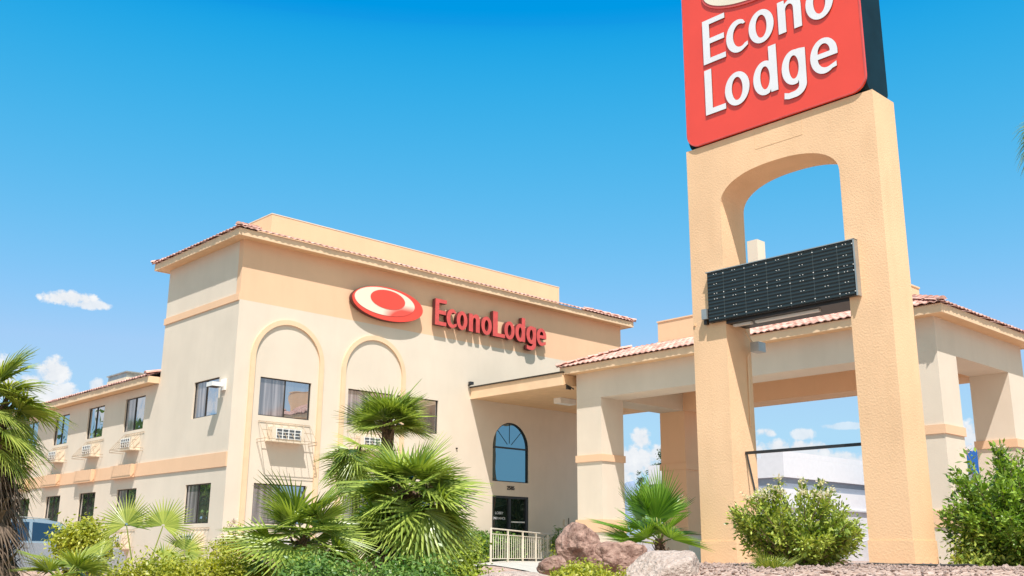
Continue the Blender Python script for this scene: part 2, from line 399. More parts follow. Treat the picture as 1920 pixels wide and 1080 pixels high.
# ------------------------------------------------------------------ terrain
FWD = Vector((0.685, 0.7285)); RGT = Vector((0.7285, -0.685))
def sm(a, b, x):
    t = max(0.0, min(1.0, (x - a) / (b - a))); return t * t * (3 - 2 * t)
def hgt(x, y):
    d = x * FWD.x + y * FWD.y; l = x * RGT.x + y * RGT.y
    h = 0.2 + 0.85 * sm(2.5, 6.5, d)
    h += 0.45 * sm(0.1, 1.9, l) * sm(5.8, 9.0, d) * (1 - sm(15.5, 19, d)) * (1 - sm(9, 14, l))
    h += 0.35 * sm(17, 22, d) * sm(-3, 0, l) * (1 - sm(60, 90, d))
    h -= 0.10 * sm(18, 24, d) * (1 - sm(-5, -3, l))
    return h + 0.02 * noise.noise(Vector((x * 0.9, y * 0.9, 0))) + 0.008 * noise.noise(Vector((x * 5, y * 5, 0)))
def build_ground():
    mb = MB()
    def ax(c):
        xs = []; v = -3.0; 
        xs = [-900, -400, -180, -80, -40, -20, -10, -6]
        while v < 34: xs.append(v); v += 0.30 if v < 16 else 0.8
        return xs + [37, 42, 50, 62, 80, 110, 160, 260, 500, 1000]
    xs = ax(0); ys = ax(0)
    for y in ys:
        for x in xs: mb.v.append(Vector((x, y, hgt(x, y))))
    nx = len(xs)
    for j in range(len(ys) - 1):
        for i in range(nx - 1):
            a = j * nx + i; mb.f.append((a, a + 1, a + nx + 1, a + nx))
    mt, nt, p = nodes_of('gravel_ground')
    t = nt.nodes.new('ShaderNodeTexCoord')
    v = nt.nodes.new('ShaderNodeTexVoronoi'); v.inputs['Scale'].default_value = 26
    nt.links.new(t.outputs['Object'], v.inputs['Vector'])
    r = nt.nodes.new('ShaderNodeValToRGB')
    cs = [(0.0, (0.26, 0.16, 0.12)), (0.35, (0.44, 0.30, 0.235)), (0.7, (0.52, 0.37, 0.30)), (1.0, (0.64, 0.50, 0.43))]
    r.color_ramp.elements[0].position, r.color_ramp.elements[1].position = 0, 1
    r.color_ramp.elements[0].color = (*cs[0][1], 1); r.color_ramp.elements[1].color = (*cs[3][1], 1)
    for q in cs[1:3]:
        e = r.color_ramp.elements.new(q[0]); e.color = (*q[1], 1)
    sp = nt.nodes.new('ShaderNodeSeparateColor')
    nt.links.new(v.outputs['Color'], sp.inputs[0]); nt.links.new(sp.outputs[0], r.inputs[0])
    nt.links.new(r.outputs[0], p.inputs['Base Color'])
    p.inputs['Roughness'].default_value = 0.95; p.inputs['Specular IOR Level'].default_value = 0.15
    b = nt.nodes.new('ShaderNodeBump'); b.inputs['Strength'].default_value = 1.0; b.inputs['Distance'].default_value = 0.03; b.invert = True
    nt.links.new(v.outputs['Distance'], b.inputs['Height']); nt.links.new(b.outputs[0], p.inputs['Normal'])
    mb.fix = False
    g = mb.build('ground', mt, smooth=True)
    tag(g, kind='structure')
build_ground()
def sheet(name, pts, mat, lift, n=12):
    """a strip draped 'lift' above the ground between two polylines corners pts=[a,b,c,d]"""
    mb = MB(); a, b, c, d = [Vector(p) for p in pts]
    for j in range(n + 1):
        for i in range(n + 1):
            u, v = i / n, j / n
            q = a.lerp(b, u).lerp(d.lerp(c, u), v)
            mb.v.append(Vector((q.x, q.y, hgt(q.x, q.y) + lift)))
    for j in range(n):
        for i in range(n):
            k = j * (n + 1) + i; mb.f.append((k, k + 1, k + n + 2, k + n + 1))
    mb.fix = False
    return tag(mb.build(name, mat, smooth=True), kind='structure')
sheet('parking_lot', [(-20, 14.5), (7.2, 14.5), (11.8, 24), (-20, 60)], M_ASPHALT, 0.012, 24)
sheet('entrance_path', [(13.5, 13), (27.5, 13), (27.5, 23.9), (17, 23.9)], M_CONCRETE, 0.02, 24)
sheet('street', [(-60, -60), (60, -60), (4, -1.5), (-4.5, 1.5)], M_ASPHALT, 0.02, 24)

# ------------------------------------------------------------------ clay tile skirts
def tile_run(mb, P0, U, N, L, run, slope, z0, hip0=True, hip1=True, pitch=0.19, course=0.30, amp=0.034):
    P0 = Vector(P0); U = Vector(U); N = Vector(N)
    n = max(2, int(round(L / pitch))); pw = L / n
    nc = max(1, int(math.ceil(run / course)))
    sub = 6
    for c in range(nc):
        v0, v1 = c * course, min(run, (c + 1) * course + 0.03)
        for i in range(n):
            uc = (i + 0.5) * pw
            lim = run
            if hip0: lim = min(lim, uc + pw)
            if hip1: lim = min(lim, L - uc + pw)
            if v0 >= lim: continue
            e = min(v1, lim)
            base = len(mb.v)
            jit = random.uniform(-0.004, 0.004); dv = random.uniform(-0.008, 0.008)
            for (vv, lift) in ((v0 + dv - (0.03 if c else 0), 0.024), (e, 0.0)):
                for k in range(sub + 1):
                    t = k / sub
                    zz = amp * math.sin(t * PI * 1.0) if True else 0
                    zz = amp * (0.5 - 0.5 * math.cos(2 * PI * t)) * (1.0)
                    p = P0 + U * (i * pw + t * pw) + N * vv
                    p.z = z0 + vv * slope + zz + lift + jit
                    mb.v.append(p)
            for k in range(sub + 1):        # butt end drop
                q = mb.v[base + k].copy(); q.z -= 0.022 + 0.0 * k; mb.v.append(q)
            o1, o2 = sub + 1, 2 * (sub + 1)
            for k in range(sub):
                mb.f.append((base + k, base + k + 1, base + o1 + k + 1, base + o1 + k))
                mb.f.append((base + k, base + o2 + k, base + o2 + k + 1, base + k + 1))
def hip_caps(mb, a, b, r=0.075, seglen=0.3):
    a, b = Vector(a), Vector(b); L = (b - a).length; n = max(1, int(L / seglen)); d = (b - a).normalized()
    side = d.cross(Vector((0, 0, 1))).normalized(); up = side.cross(d)
    for i in range(n):
        p = a + d * (i * L / n - 0.03); q = a + d * ((i + 1) * L / n + 0.02)
        i0 = len(mb.v)
        for (c, rr, dz) in ((p, r * 1.12, 0.02), (q, r * 0.92, 0.0)):
            for k in range(9):
                t = PI * k / 8
                mb.v.append(c + side * (rr * math.cos(t)) + up * (rr * 0.85 * math.sin(t) + dz))
        for k in range(8): mb.f.append((i0 + k, i0 + k + 1, i0 + 10 + k, i0 + 9 + k))
        mb.f.append(tuple(i0 + k for k in range(9)))
def skirt(parent, x0, x1, y0, y1, zb, over, run, slope, fh=0.19, deck=True):
    """hipped tile skirt round a rectangle; x0.. are wall faces, over = eave overhang"""
    X0, X1, Y0, Y1 = x0 - over, x1 + over, y0 - over, y1 + over
    s = MB()                                            # soffit + fascia ring
    def ring(a, b, z0, z1):
        s.box(X0 + a, X1 - a, Y0 + a, Y0 + b, z0, z1); s.box(X0 + a, X1 - a, Y1 - b, Y1 - a, z0, z1)
        s.box(X0 + a, X0 + b, Y0 + b, Y1 - b, z0, z1); s.box(X1 - b, X1 - a, Y0 + b, Y1 - b, z0, z1)
    ring(0.0, 0.035, zb, zb + fh)
    s.build('fascia', M_TRIM, parent)
    s = MB(); ring(0.037, over + 0.05, zb + 0.012, zb + 0.04); s.build('soffit', M_SOFFIT, parent)
    t = MB(); z0 = zb + fh + 0.004; e = 0.068
    XA, XB, YA, YB = X0 - e, X1 + e, Y0 - e, Y1 + e
    tile_run(t, (XA, YA, 0), (1, 0, 0), (0, 1, 0), XB - XA, run, slope, z0)
    tile_run(t, (XA, YB, 0), (0, -1, 0), (1, 0, 0), YB - YA, run, slope, z0)
    tile_run(t, (XB, YA, 0), (0, 1, 0), (-1, 0, 0), YB - YA, run, slope, z0)
    tile_run(t, (XB, YB, 0), (-1, 0, 0), (0, -1, 0), XB - XA, run, slope, z0)
    t.fix = False
    ro = t.build('tile_roof', M_TILE, parent)
    for (cx, cy, sx, sy) in ((XA, YA, 1, 1), (XB, YA, -1, 1), (XA, YB, 1, -1), (XB, YB, -1, -1)):
        h = MB(); hip_caps(h, (cx + sx * .02, cy + sy * .02, z0 + 0.045), (cx + sx * run, cy + sy * run, z0 + run * slope + 0.045))
        h.build('hip_cap', M_TILE, ro)
    # tiles sit on a boarded deck
    k = MB()
    a = [(X0, Y0), (X1, Y0), (X1, Y1), (X0, Y1)]; r_ = run - e
    b = [(X0 + r_, Y0 + r_), (X1 - r_, Y0 + r_), (X1 - r_, Y1 - r_), (X0 + r_, Y1 - r_)]
    za = z0 - 0.004; zt = za + r_ * slope
    for i in range(4):
        j = (i + 1) % 4
        k.quad((*a[i], za), (*a[j], za), (*b[j], zt), (*b[i], zt))
    k.quad(*[(*p, zt) for p in b])
    k.build('roof_deck', M_TRIM, ro)

# ------------------------------------------------------------------ hotel
hotel = thing('hotel_building', 'two-storey cream stucco motel with orange bands, tiled eaves and long wing at left', 'hotel', (12.66, 24.0, 1.3))
BX0, BX1, BY0, BY1 = 12.66, 28.08, 24.0, 28.42
F1 = FY(BY0); F2 = FX(BX0)
ZG = 0.85
WIN_F = [(13.44, 15.01, 5.11, 6.13), (13.46, 15.03, 2.33, 3.35), (16.23, 17.80, 5.11, 6.13), (17.95, 19.52, 5.11, 6.13), (16.23, 17.80, 2.33, 3.35), (17.95, 19.52, 2.33, 3.35)]
ARCHW = [(21.78, 3.84)] + [(23.365, 3.84)] + arc(22.5725, 4.93, 0.7925, 0.80, 0, 180, 24)
DOOR = rect(21.79, 23.37, 1.40, 3.40)
wf = MB()
wf.prism(F1, rect(BX0, BX1, ZG, 8.11), [rect(*w) for w in WIN_F] + [ARCHW, DOOR], -0.22, 0)
wf.build('front_wall', M_CREAM, hotel)
wb = MB(); wb.fbox(F1, BX0, BX1, 8.11, 9.80, -0.22, 0.0); wb.build('orange_frieze', M_ORANGE, hotel)
WIN_S = [(24.77, 26.2, 5.12, 6.12), (24.77, 26.2, 2.33, 3.35), (29.30, 30.70, 5.12, 6.12), (32.29, 33.59, 5.12, 6.12), (35.22, 36.52, 5.12, 6.12), (38.15, 39.45, 5.12, 6.12), (41.1, 42.4, 5.12, 6.12),
         (29.30, 30.68, 2.33, 3.40), (32.29, 33.60, 2.33, 3.40), (35.22, 36.52, 2.33, 3.40), (38.1, 39.4, 2.33, 3.40), (41.1, 42.4, 2.33, 3.40)]
YE = 44.0
ws = MB()
ws.prism(F2, [(BY0 + 0.222, ZG), (YE, ZG), (YE, 6.36), (BY1, 6.36), (BY1, 9.80), (BY0 + 0.222, 9.80)], [rect(*w) for w in WIN_S], -0.22, 0)
ws.build('side_wall', M_CREAM, hotel)
wr = MB(); wr.box(BX0 + .223, BX1, BY1 - .2, BY1, ZG, 9.8); wr.box(BX1 - .2, BX1, BY0 + .223, BY1 - .203, ZG, 9.8)
wr.box(BX0 + .223, BX0 + 9, YE - .2, YE, ZG, 6.36); wr.box(BX0 + 8.8, BX0 + 9, BY1 + .003, YE - .203, ZG, 6.36)
wr.build('rear_wall', M_CREAM, hotel)
it = MB(); it.box(BX0 + .6, BX1 - .5, BY0 + .6, BY1 - .4, ZG, 9.3); it.box(BX0 + .6, BX0 + 8, BY1, YE - .4, ZG, 6.0)
it.build('dark_interior', M_DARK, hotel)
# bands
bd = MB()
bd.fbox(F2, BY0 - 0.0, BY1 + .035, 8.09, 8.28, 0.0, 0.035)
bd.build('upper_band', M_ORANGE, hotel)
bd = MB(); bd.fbox(F2, BY0 + 0.0, YE, 3.73, 4.10, 0.0, 0.035)
for (a0, a1) in ((29.50, 30.98), (32.45, 33.85), (35.38, 36.78), (38.3, 39.7)):
    bd.fbox(F2, a0, a1, 3.715, 4.10, 0.037, 0.15)
bd.build('lower_band', M_ORANGE, hotel)
# arch mouldings
for (xa, xb) in ((13.10, 15.36), (15.96, 18.22)):
    cx = (xa + xb) / 2; ro_ = (xb - xa) / 2; ri = ro_ - 0.135
    top = 7.77; cz = top - ro_
    out = [(xa, 1.3)] + list(reversed(arc(cx, cz, ro_, ro_, 0, 180, 40))) + [(xb, 1.3), (xb - 0.135, 1.3)] + arc(cx, cz, ri, ri, 0, 180, 40) + [(xa + .135, 1.3)]
    mb = MB(); mb.prism(F1, out, [], 0.0, 0.055); mb.build('arch_moulding', M_TRIM, hotel)
# parapet
pp = MB(); pp.box(14.0, 25.87, 25.0, 27.3, 9.9, 11.05); par = pp.build('parapet', M_PARAPET, hotel)
cp = MB(); cp.box(13.99, 25.88, 24.99, 27.31, 11.052, 11.08); cp.build('parapet_cap', M_CREAM, par)
skirt(hotel, BX0, BX1, BY0, BY1, 9.76, 0.345, 1.36, 0.36)
# wing roof
WY0 = BY1 + 0.03
def wing_roof():
    X0 = BX0 - 0.34
    f = MB(); f.box(X0, X0 + .035, WY0, YE + .3, 6.36, 6.55); f.box(X0 + .037, BX0 + .03, WY0, WY0 + .03, 6.36, 6.55)
    f.build('wing_fascia', M_TRIM, hotel)
    s = MB(); s.box(X0 + .037, BX0 + .05, WY0 + .033, YE + .3, 6.372, 6.40); s.build('wing_soffit', M_SOFFIT, hotel)
    t = MB(); tile_run(t, (X0 - .05, WY0 - .02, 0), (0, 1, 0), (1, 0, 0), YE + .4 - WY0, 1.5, 0.36, 6.555, False, False)
    t.fix = False; ro = t.build('wing_tile_roof', M_TILE, hotel)
    d = MB(); d.quad((X0, WY0, 6.55), (X0, YE + .3, 6.55), (X0 + 1.45, YE + .3, 7.07), (X0 + 1.45, WY0, 7.07))
    d.quad((X0 + 1.45, WY0, 7.07), (X0 + 1.45, YE + .3, 7.07), (BX0 + 9, YE + .3, 7.0), (BX0 + 9, WY0, 7.0)); d.build('wing_roof_deck', M_CREAM, ro)
    e = MB(); hip_caps(e, (X0 - 0.05, WY0 + 0.05, 6.60), (BX0 + 0.0, WY0 + 0.05, 6.72), 0.085, 0.5); e.build('wing_end_tile', M_TILE, ro); e = MB(); hip_caps(e, (X0 + 1.42, WY0, 7.1), (X0 + 1.42, YE + .3, 7.1), 0.07)
    e.build('ridge_tile', M_TILE, ro)
wing_roof()
vent = MB(); vent.box(14.0, 14.62, 34.15, 35.75, 6.95, 7.40); vt = vent.build('roof_vent_box', M_BEIGEMETAL, hotel)
v2 = MB(); v2.box(13.97, 14.65, 34.12, 35.78, 7.57, 7.61); v2.box(14.02, 14.60, 34.17, 35.73, 7.402, 7.568); v2.build('vent_louvre', M_GALV, vt)

def sliding_window(F, a0, a1, b0, b1, flip=False, fine=True, scr=True, ml=(0.5)):
    f = MB(); w = 0.024; c0, c1 = -0.10, -0.045
    f.fbox(F, a0, a1, b1 - w, b1, c0, c1); f.fbox(F, a0, a1, b0, b0 + w, c0, c1)
    f.fbox(F, a0, a0 + w, b0 + w, b1 - w, c0, c1); f.fbox(F, a1 - w, a1, b0 + w, b1 - w, c0, c1)
    am = a0 + (a1 - a0) * ml
    f.fbox(F, am - w * .55, am + w * .55, b0 + w, b1 - w, c0, c1)
    win = f.build('window', M_BRONZE, hotel)
    L = (a0 + w, am - w * .55); Rr = (am + w * .55, a1 - w)
    if flip: L, Rr = Rr, L
    g = MB(); g.fbox(F, L[0], L[1], b0 + w, b1 - w, -0.085, -0.065); g.build('pane', M_SCREEN if scr else M_GLASS, win)
    g = MB(); g.fbox(F, Rr[0], Rr[1], b0 + w, b1 - w, -0.090, -0.070); g.build('pane', M_GLASS, win)
    if scr:
        cr = MB(); n = 9
        for k in range(n):
            t0 = L[0] + (L[1] - L[0]) * k / n
        s_ = MB()
    return win
for i, w in enumerate(WIN_F): sliding_window(F1, *w, scr=True)
for i, w in enumerate(WIN_S): sliding_window(F2, *w, flip=True, scr=(i in (0, 1, 2, 7)), ml=0.54)
# curtain folds are only painted in the pane colour; arched window
g = MB(); g.prism(F1, ARCHW, [], -0.10, -0.08); aw = g.build('arched_window', M_TINT, hotel)
fr = MB()
inner = [(21.81, 3.87), (23.335, 3.87)] + arc(22.5725, 4.93, 0.7625, 0.77, 0, 180, 24)
fr.prism(F1, ARCHW, [inner], -0.079, -0.03)
fr.fbox(F1, 21.81, 23.335, 4.895, 4.94, -0.079, -0.035)
fr.build('window_frame', M_DARK, aw)
mu = MB()
for a in (45, 90, 135):
    c_, s_ = math.cos(R(a)), math.sin(R(a))
    p0 = F1.p(22.5725 + .12 * c_, 4.95 + .12 * s_, -0.072); p1 = F1.p(22.5725 + .75 * c_, 4.93 + .76 * s_, -0.072)
    mu.tube([p0, p1], 0.008, 4)
mu.build('muntin', M_TEAL, aw)
# entrance doors
d = MB(); w = 0.06
d.fbox(F1, 21.79, 23.37, 3.33, 3.40, -0.14, -0.02); d.fbox(F1, 21.79, 21.79 + w, 1.40, 3.33, -0.14, -0.02)
d.fbox(F1, 23.37 - 0.1, 23.37, 1.40, 3.33, -0.14, -0.02); d.fbox(F1, 22.52, 22.62, 1.40, 3.33, -0.14, -0.03)
d.fbox(F1, 21.85, 22.52, 1.40, 1.55, -0.13, -0.04); d.fbox(F1, 22.62, 23.27, 1.40, 1.55, -0.13, -0.04)
door = d.build('entrance_door', M_DARK, hotel)
for (a, b) in ((21.85, 22.52), (22.62, 23.27)):
    g = MB(); g.fbox(F1, a, b, 1.55, 3.33, -0.10, -0.08); g.build('door_pane', M_DOORGLASS, door)
h = MB(); h.fbox(F1, 22.66, 23.24, 2.585, 2.625, -0.07, -0.035); h.build('push_bar', M_LAMPWHITE, door)

# ------------------------------------------------------------------ lettering
def G_E(): return [(0, 0), (.55, 0), (.55, .115), (.165, .115), (.165, .44), (.525, .44), (.525, .56), (.165, .56), (.165, .885), (.555, .885), (.555, 1), (0, 1)], []
def G_L(): return [(0, 0), (.49, 0), (.49, .12), (.17, .12), (.17, 1), (0, 1)], []
def G_o(w=.575): return arc(w / 2, .345, w / 2, .362, 0, 350, 35), [arc(w / 2, .345, w / 2 - .158, .25, 0, 350, 35)]
def G_c(): return arc(.285, .345, .285, .362, 62, 300, 30) + [(.505, .075), (.505, .155)] + arc(.335, .345, .175, .255, 305, 62, 26) + [(.465, .585)], []
def G_n(): return [(0, 0), (.165, 0), (.165, .47)] + arc(.255, .46, .09, .115, 170, 10, 8) + [(.345, .44), (.345, 0), (.51, 0), (.51, .47)] + arc(.34, .47, .17, .235, 0, 115, 10) + [(.15, .60), (.145, .69), (0, .69)], []
def G_d(): return arc(.265, .345, .265, .362, 68, 290, 26) + [(.385, .065), (.395, 0), (.545, 0), (.545, .98), (.375, .98), (.375, .68)], [arc(.268, .345, .11, .245, 0, 350, 30)]
def G_g(): return arc(.262, .345, .262, .362, 78, 285, 24) + [(.345, .045), (.355, 0), (.352, -.05)] + arc(.21, -.06, .142, .095, 0, -80, 8) + [(.12, -.16), (.03, -.125), (.02, -.25), (.12, -.28)] + arc(.26, -.045, .255, .237, 275, 355, 10) + [(.52, .67), (.40, .695)], [arc(.262, .345, .108, .245, 0, 350, 30)]
def G_e(): return [(.56, .30), (.155, .30)] + arc(.33, .30, .178, .205, 182, 292, 14) + [(.525, .155), (.525, .055)] + arc(.285, .345, .285, .362, 302, 25, 30) + [(.562, .40)], [[(.155, .405), (.41, .405)] + arc(.285, .41, .13, .185, 8, 172, 14)]
GL = {'E': G_E, 'L': G_L, 'o': G_o, 'c': G_c, 'n': G_n, 'd': G_d, 'g': G_g, 'e': G_e}
def grow(poly, k):
    n = len(poly); ar = sum(poly[i][0] * poly[(i + 1) % n][1] - poly[(i + 1) % n][0] * poly[i][1] for i in range(n)); sg = 1 if ar > 0 else -1
    out = []
    for i in range(n):
        p0, p1, p2 = Vector(poly[i - 1]), Vector(poly[i]), Vector(poly[(i + 1) % n])
        a, b = (p1 - p0), (p2 - p1)
        if a.length < 1e-6 or b.length < 1e-6: out.append(tuple(p1)); continue
        a.normalize(); b.normalize(); na, nb = Vector((a.y, -a.x)), Vector((b.y, -b.x)); m = na + nb
        if m.length < .3: m = na
        m = m.normalized() / max(.6, math.sqrt((1 + na.dot(nb)) / 2)); out.append((p1.x + m.x * k * sg, p1.y + m.y * k * sg))
    return out
def letter(F, ch, a, b, sx, sy, c0, c1, mface, medge, parent, face_t=0.006, mirror=False, name='letter', bold=0.0):
    o, hs_ = GL[ch]()
    if bold: o = grow(o, bold); hs_ = [grow(h_, -bold) for h_ in hs_]
    tf = lambda p: ((a - p[0] * sx) if mirror else (a + p[0] * sx), b + p[1] * sy)
    O = [tf(p) for p in o]; H = [[tf(p) for p in h_] for h_ in hs_]
    mb = MB(); mb.prism(F, O, H, c0, c1 - face_t)
    lt = mb.build(name, medge, parent)
    fb = MB(); fb.prism(F, O, H, c1 - face_t + 0.0005, c1); fb.build('letter_face', mface, lt)
    return lt
# wall lettering (each letter stands proud of the wall)
ws_ = thing('wall_lettering', 'red raised letters reading EconoLodge high on the orange frieze', 'sign lettering', (19.16, 24, 8.2))
LX = [('E', 19.16, .77), ('c', 19.62, .76), ('o', 20.03, .72), ('n', 20.54, .85), ('o', 21.06, .74), ('L', 21.57, 1.02), ('o', 22.07, .75), ('d', 22.56, .78), ('g', 23.07, .82), ('e', 23.55, .77)]
for ch, x, s_ in LX:
    letter(F1, ch, x, 8.44, s_, .80, 0.05, 0.20, M_RED2, M_DARKRED, ws_, bold=.016)
# wall logo
lg = thing('wall_logo_sign', 'red oval logo sign with cream crescent swirl on the motel frieze', 'logo sign', (17.35, 24, 8.24))
LC = (17.36, 8.745)
mb = MB(); mb.prism(F1, circle_el(*LC, 1.29, .505), [], 0.05, 0.20); cab = mb.build('logo_cabinet', M_DARKRED, lg)
mb = MB(); mb.prism(F1, circle_el(*LC, 1.285, .50), [], 0.2005, 0.222); mb.build('logo_rim', M_RED, lg)
def swirl_mat():
    mt, nt, p = nodes_of('logo_cream_to_red')
    t = nt.nodes.new('ShaderNodeTexCoord')
    s_ = nt.nodes.new('ShaderNodeSeparateXYZ'); nt.links.new(t.outputs['Object'], s_.inputs[0])
    # printed gradient of the logo: cream fading to red towards its lower middle
    mr = nt.nodes.new('ShaderNodeMath'); mr.operation = 'MULTIPLY_ADD'; mr.inputs[1].default_value = -2.2; mr.inputs[2].default_value = 1.62
    nt.links.new(s_.outputs[2], mr.inputs[0])
    gx = nt.nodes.new('ShaderNodeMath'); gx.operation = 'MULTIPLY_ADD'; gx.inputs[1].default_value = 1.1; gx.inputs[2].default_value = 0.35
    nt.links.new(s_.outputs[0], gx.inputs[0]); gx.use_clamp = True
    mm = nt.nodes.new('ShaderNodeMath'); mm.operation = 'MULTIPLY'; mm.use_clamp = True
    nt.links.new(mr.outputs[0], mm.inputs[0]); nt.links.new(gx.outputs[0], mm.inputs[1])
    r = nt.nodes.new('ShaderNodeValToRGB')
    r.color_ramp.elements[0].position = 0.08; r.color_ramp.elements[0].color = (0.80, 0.70, 0.55, 1)
    r.color_ramp.elements[1].position = 0.6; r.color_ramp.elements[1].color = (0.76, 0.085, 0.055, 1)
    nt.links.new(mm.outputs[0], r.inputs[0]); nt.links.new(r.outputs[0], p.inputs['Base Color'])
    p.inputs['Roughness'].default_value = 0.35
    return mt
M_SWIRL = swirl_mat()
def logo_faces(F, cx, cz, c, sc, parent, mir=1):
    mb = MB(); mb.prism(F, circle_el(cx - .13 * sc * mir, cz + .05 * sc, 1.09 * sc, .41 * sc), [], c, c + .008)
    mb.build('logo_crescent', M_SWIRL, parent)
    mb = MB(); mb.prism(F, circle_el(cx - .04 * sc * mir, cz + .125 * sc, .63 * sc, .285 * sc), [], c + .0085, c + .015)
    mb.build('logo_centre', M_RED, parent)
logo_faces(F1, LC[0], LC[1], 0.2225, 1.0, lg)

# house number
def text_mesh(name, body, F, a, b, size, mat, parent, c=0.004, th=0.012, mirror=False, bold=0.0):
    cu = bpy.data.curves.new(name, 'FONT'); cu.body = body; cu.size = size; cu.extrude = th / 2; cu.offset = bold
    o = bpy.data.objects.new(name, cu); col.objects.link(o)
    dg = bpy.context.evaluated_depsgraph_get(); dg.update()
    me0 = bpy.data.meshes.new_from_object(o.evaluated_get(dg))
    vs = [v.co.copy() for v in me0.vertices]; fs = [tuple(p.vertices) for p in me0.polygons]
    bpy.data.objects.remove(o); bpy.data.curves.remove(cu); bpy.data.meshes.remove(me0)
    mb = MB(); mb.v = [F.p(a + (-v.x if mirror else v.x), b + v.y, c + v.z + th / 2) for v in vs]; mb.f = fs
    ob = mb.build(name, mat, parent); return ob
text_mesh('house_number', '2585', F1, 22.40, 3.60, 0.165, M_BRONZE, hotel, 0.003, 0.02, bold=0.002)
text_mesh('door_lettering', 'LOBBY', F1, 21.98, 2.83, 0.115, M_WHITE, door, -0.078, 0.004)
text_mesh('door_lettering', 'ENTRANCE', F1, 21.88, 2.67, 0.105, M_WHITE, door, -0.078, 0.004)

# ------------------------------------------------------------------ flat entrance canopy (part of hotel)
e = MB(); e.prism(FX(20.80), rect(20.0, 23.998, 6.31, 6.66), [], -0.06, 0.0); ec = e.build('canopy_fascia', M_TRIM, hotel)
e = MB(); e.box(20.862, 27.0, 20.0, 23.998, 6.33, 6.62); e.build('canopy_soffit', M_SOFFIT, ec)
e = MB(); e.box(20.76, 27.0, 19.97, 23.998, 6.663, 6.70); e.build('canopy_edge', M_BRONZE, ec)
e = MB(); e.box(22.55, 23.25, 21.75, 22.05, 6.16, 6.328); e.build('ceiling_light', M_LAMPWHITE, ec)
e = MB(); e.box(20.95, 21.12, 19.95, 19.995, 6.20, 6.30); e.tube([(20.9, 19.96, 6.33), (21.18, 19.9, 6.22)], 0.02); e.build('conduit', M_BRONZE, ec)

for (x, z) in ((20.25, 4.72),):
    e = MB(); e.fbox(F1, x, x + .05, z, z + .04, 0, .04); e.build('wall_bracket', M_BRONZE, hotel)
e = MB(); e.tube([F1.p(20.72, 6.74, .0), F1.p(20.72, 6.76, .10)], .03, 6); e.fbox(F1, 20.66, 20.80, 6.75, 6.84, .06, .16); e.build('security_camera', M_DARK, hotel)
e = MB(); e.fbox(F1, 25.0, 25.10, 2.55, 2.75, 0, .05); e.build('call_box', M_BEIGEMETAL, hotel)
e = MB(); e.tube([F1.p(25.22, 2.50, .02), F1.p(25.22, 2.80, .02)], .012, 5); e.build('conduit_stub', M_BRONZE, hotel)
# wall pack lamp on the side wall
lp = thing('wall_lamp', 'small white wall lamp beside the upper side window near the corner', 'wall lamp', (12.66, 24.55, 5.80))
e = MB(); e.fbox(F2, 24.36, 24.60, 5.72, 6.02, 0.0, 0.05); e.build('backplate', M_LAMPWHITE, lp)
e = MB(); e.fbox(F2, 24.32, 24.64, 5.79, 5.90, .12, .42); e.fbox(F2, 24.44, 24.52, 5.83, 5.87, .05, .119); e.build('lamp_head', M_LAMPWHITE, lp)
e = MB(); e.fbox(F2, 24.35, 24.61, 5.775, 5.789, .15, .39); e.build('lens', M_BRONZE, lp)

# ------------------------------------------------------------------ air conditioners with cages (parts of the hotel)
def ac_unit(F, a0, b0, wid=.97, cage=True, flip=1):
    """a0 = left of the unit, b0 = underside"""
    u = MB(); h = .36
    u.fbox(F, a0, a0 + wid, b0, b0 + h, 0.0, 0.25); u.fbox(F, a0 - .06, a0 + wid + .06, b0 - .03, b0 - 0.002, 0, .28)
    un = u.build('air_conditioner', M_BEIGEMETAL, hotel)
    g = MB(); g.fbox(F, a0 + wid * .12, a0 + wid * .88, b0 + .05, b0 + h - .04, .2505, .262); gr = g.build('grille', M_GRILLE, un)
    s_ = MB()
    for k in range(5): s_.fbox(F, a0 + wid * .12 + k * wid * .76 / 4 - .012, a0 + wid * .12 + k * wid * .76 / 4 + .012, b0 + .04, b0 + h - .03, .2625, .275)
    for k in range(4): s_.fbox(F, a0 + wid * .12, a0 + wid * .88, b0 + .055 + k * .082, b0 + .07 + k * .082, .263, .273)
    s_.build('louvre', M_LAMPWHITE, gr)
    if cage:
        c = MB(); x0, x1 = a0 - .30, a0 + wid + .30; zt = b0 + .50; zm = b0 + .02; zb = b0 - .06; o = .42; r = .008
        P = lambda a, b, q: F.p(a, b, q)
        bars = [((x0, zt, .02), (x1, zt, .02)), ((x0, zm, o), (x1, zm, o)), ((x0, zb, o), (x1, zb, o)), ((x0, zt, .02), (x0, zm, o)), ((x1, zt, .02), (x1, zm, o)),
                ((x0, zm, o), (x0, zb, o)), ((x1, zm, o), (x1, zb, o)), ((x0, zb, o), (x0, zb, .0)), ((x1, zb, o), (x1, zb, .0)), ((x0, zm, .0), (x0, zm, o)), ((x1, zm, .0), (x1, zm, o))]
        for k in range(1, 7):
            a = x0 + (x1 - x0) * k / 7; bars.append(((a, zt, .02), (a, zm, o)))
        bars.append(((x0, (zt + zm) / 2, .22), (x1, (zt + zm) / 2, .22)))
        for p, q in bars: c.tube([P(*p), P(*q)], r, 5)
        c.build('security_cage', M_CAGE, hotel)
ac_unit(F1, 13.75, 4.46)
ac_unit(F1, 16.55, 4.46)
ac_unit(F1, 13.75, 1.62)
for a in (29.42, 32.36, 35.32, 38.25, 41.2): ac_unit(F2, a, 4.52, .78)
for a in (24.95, 29.42, 32.36, 35.32): ac_unit(F2, a, 1.72, .86)

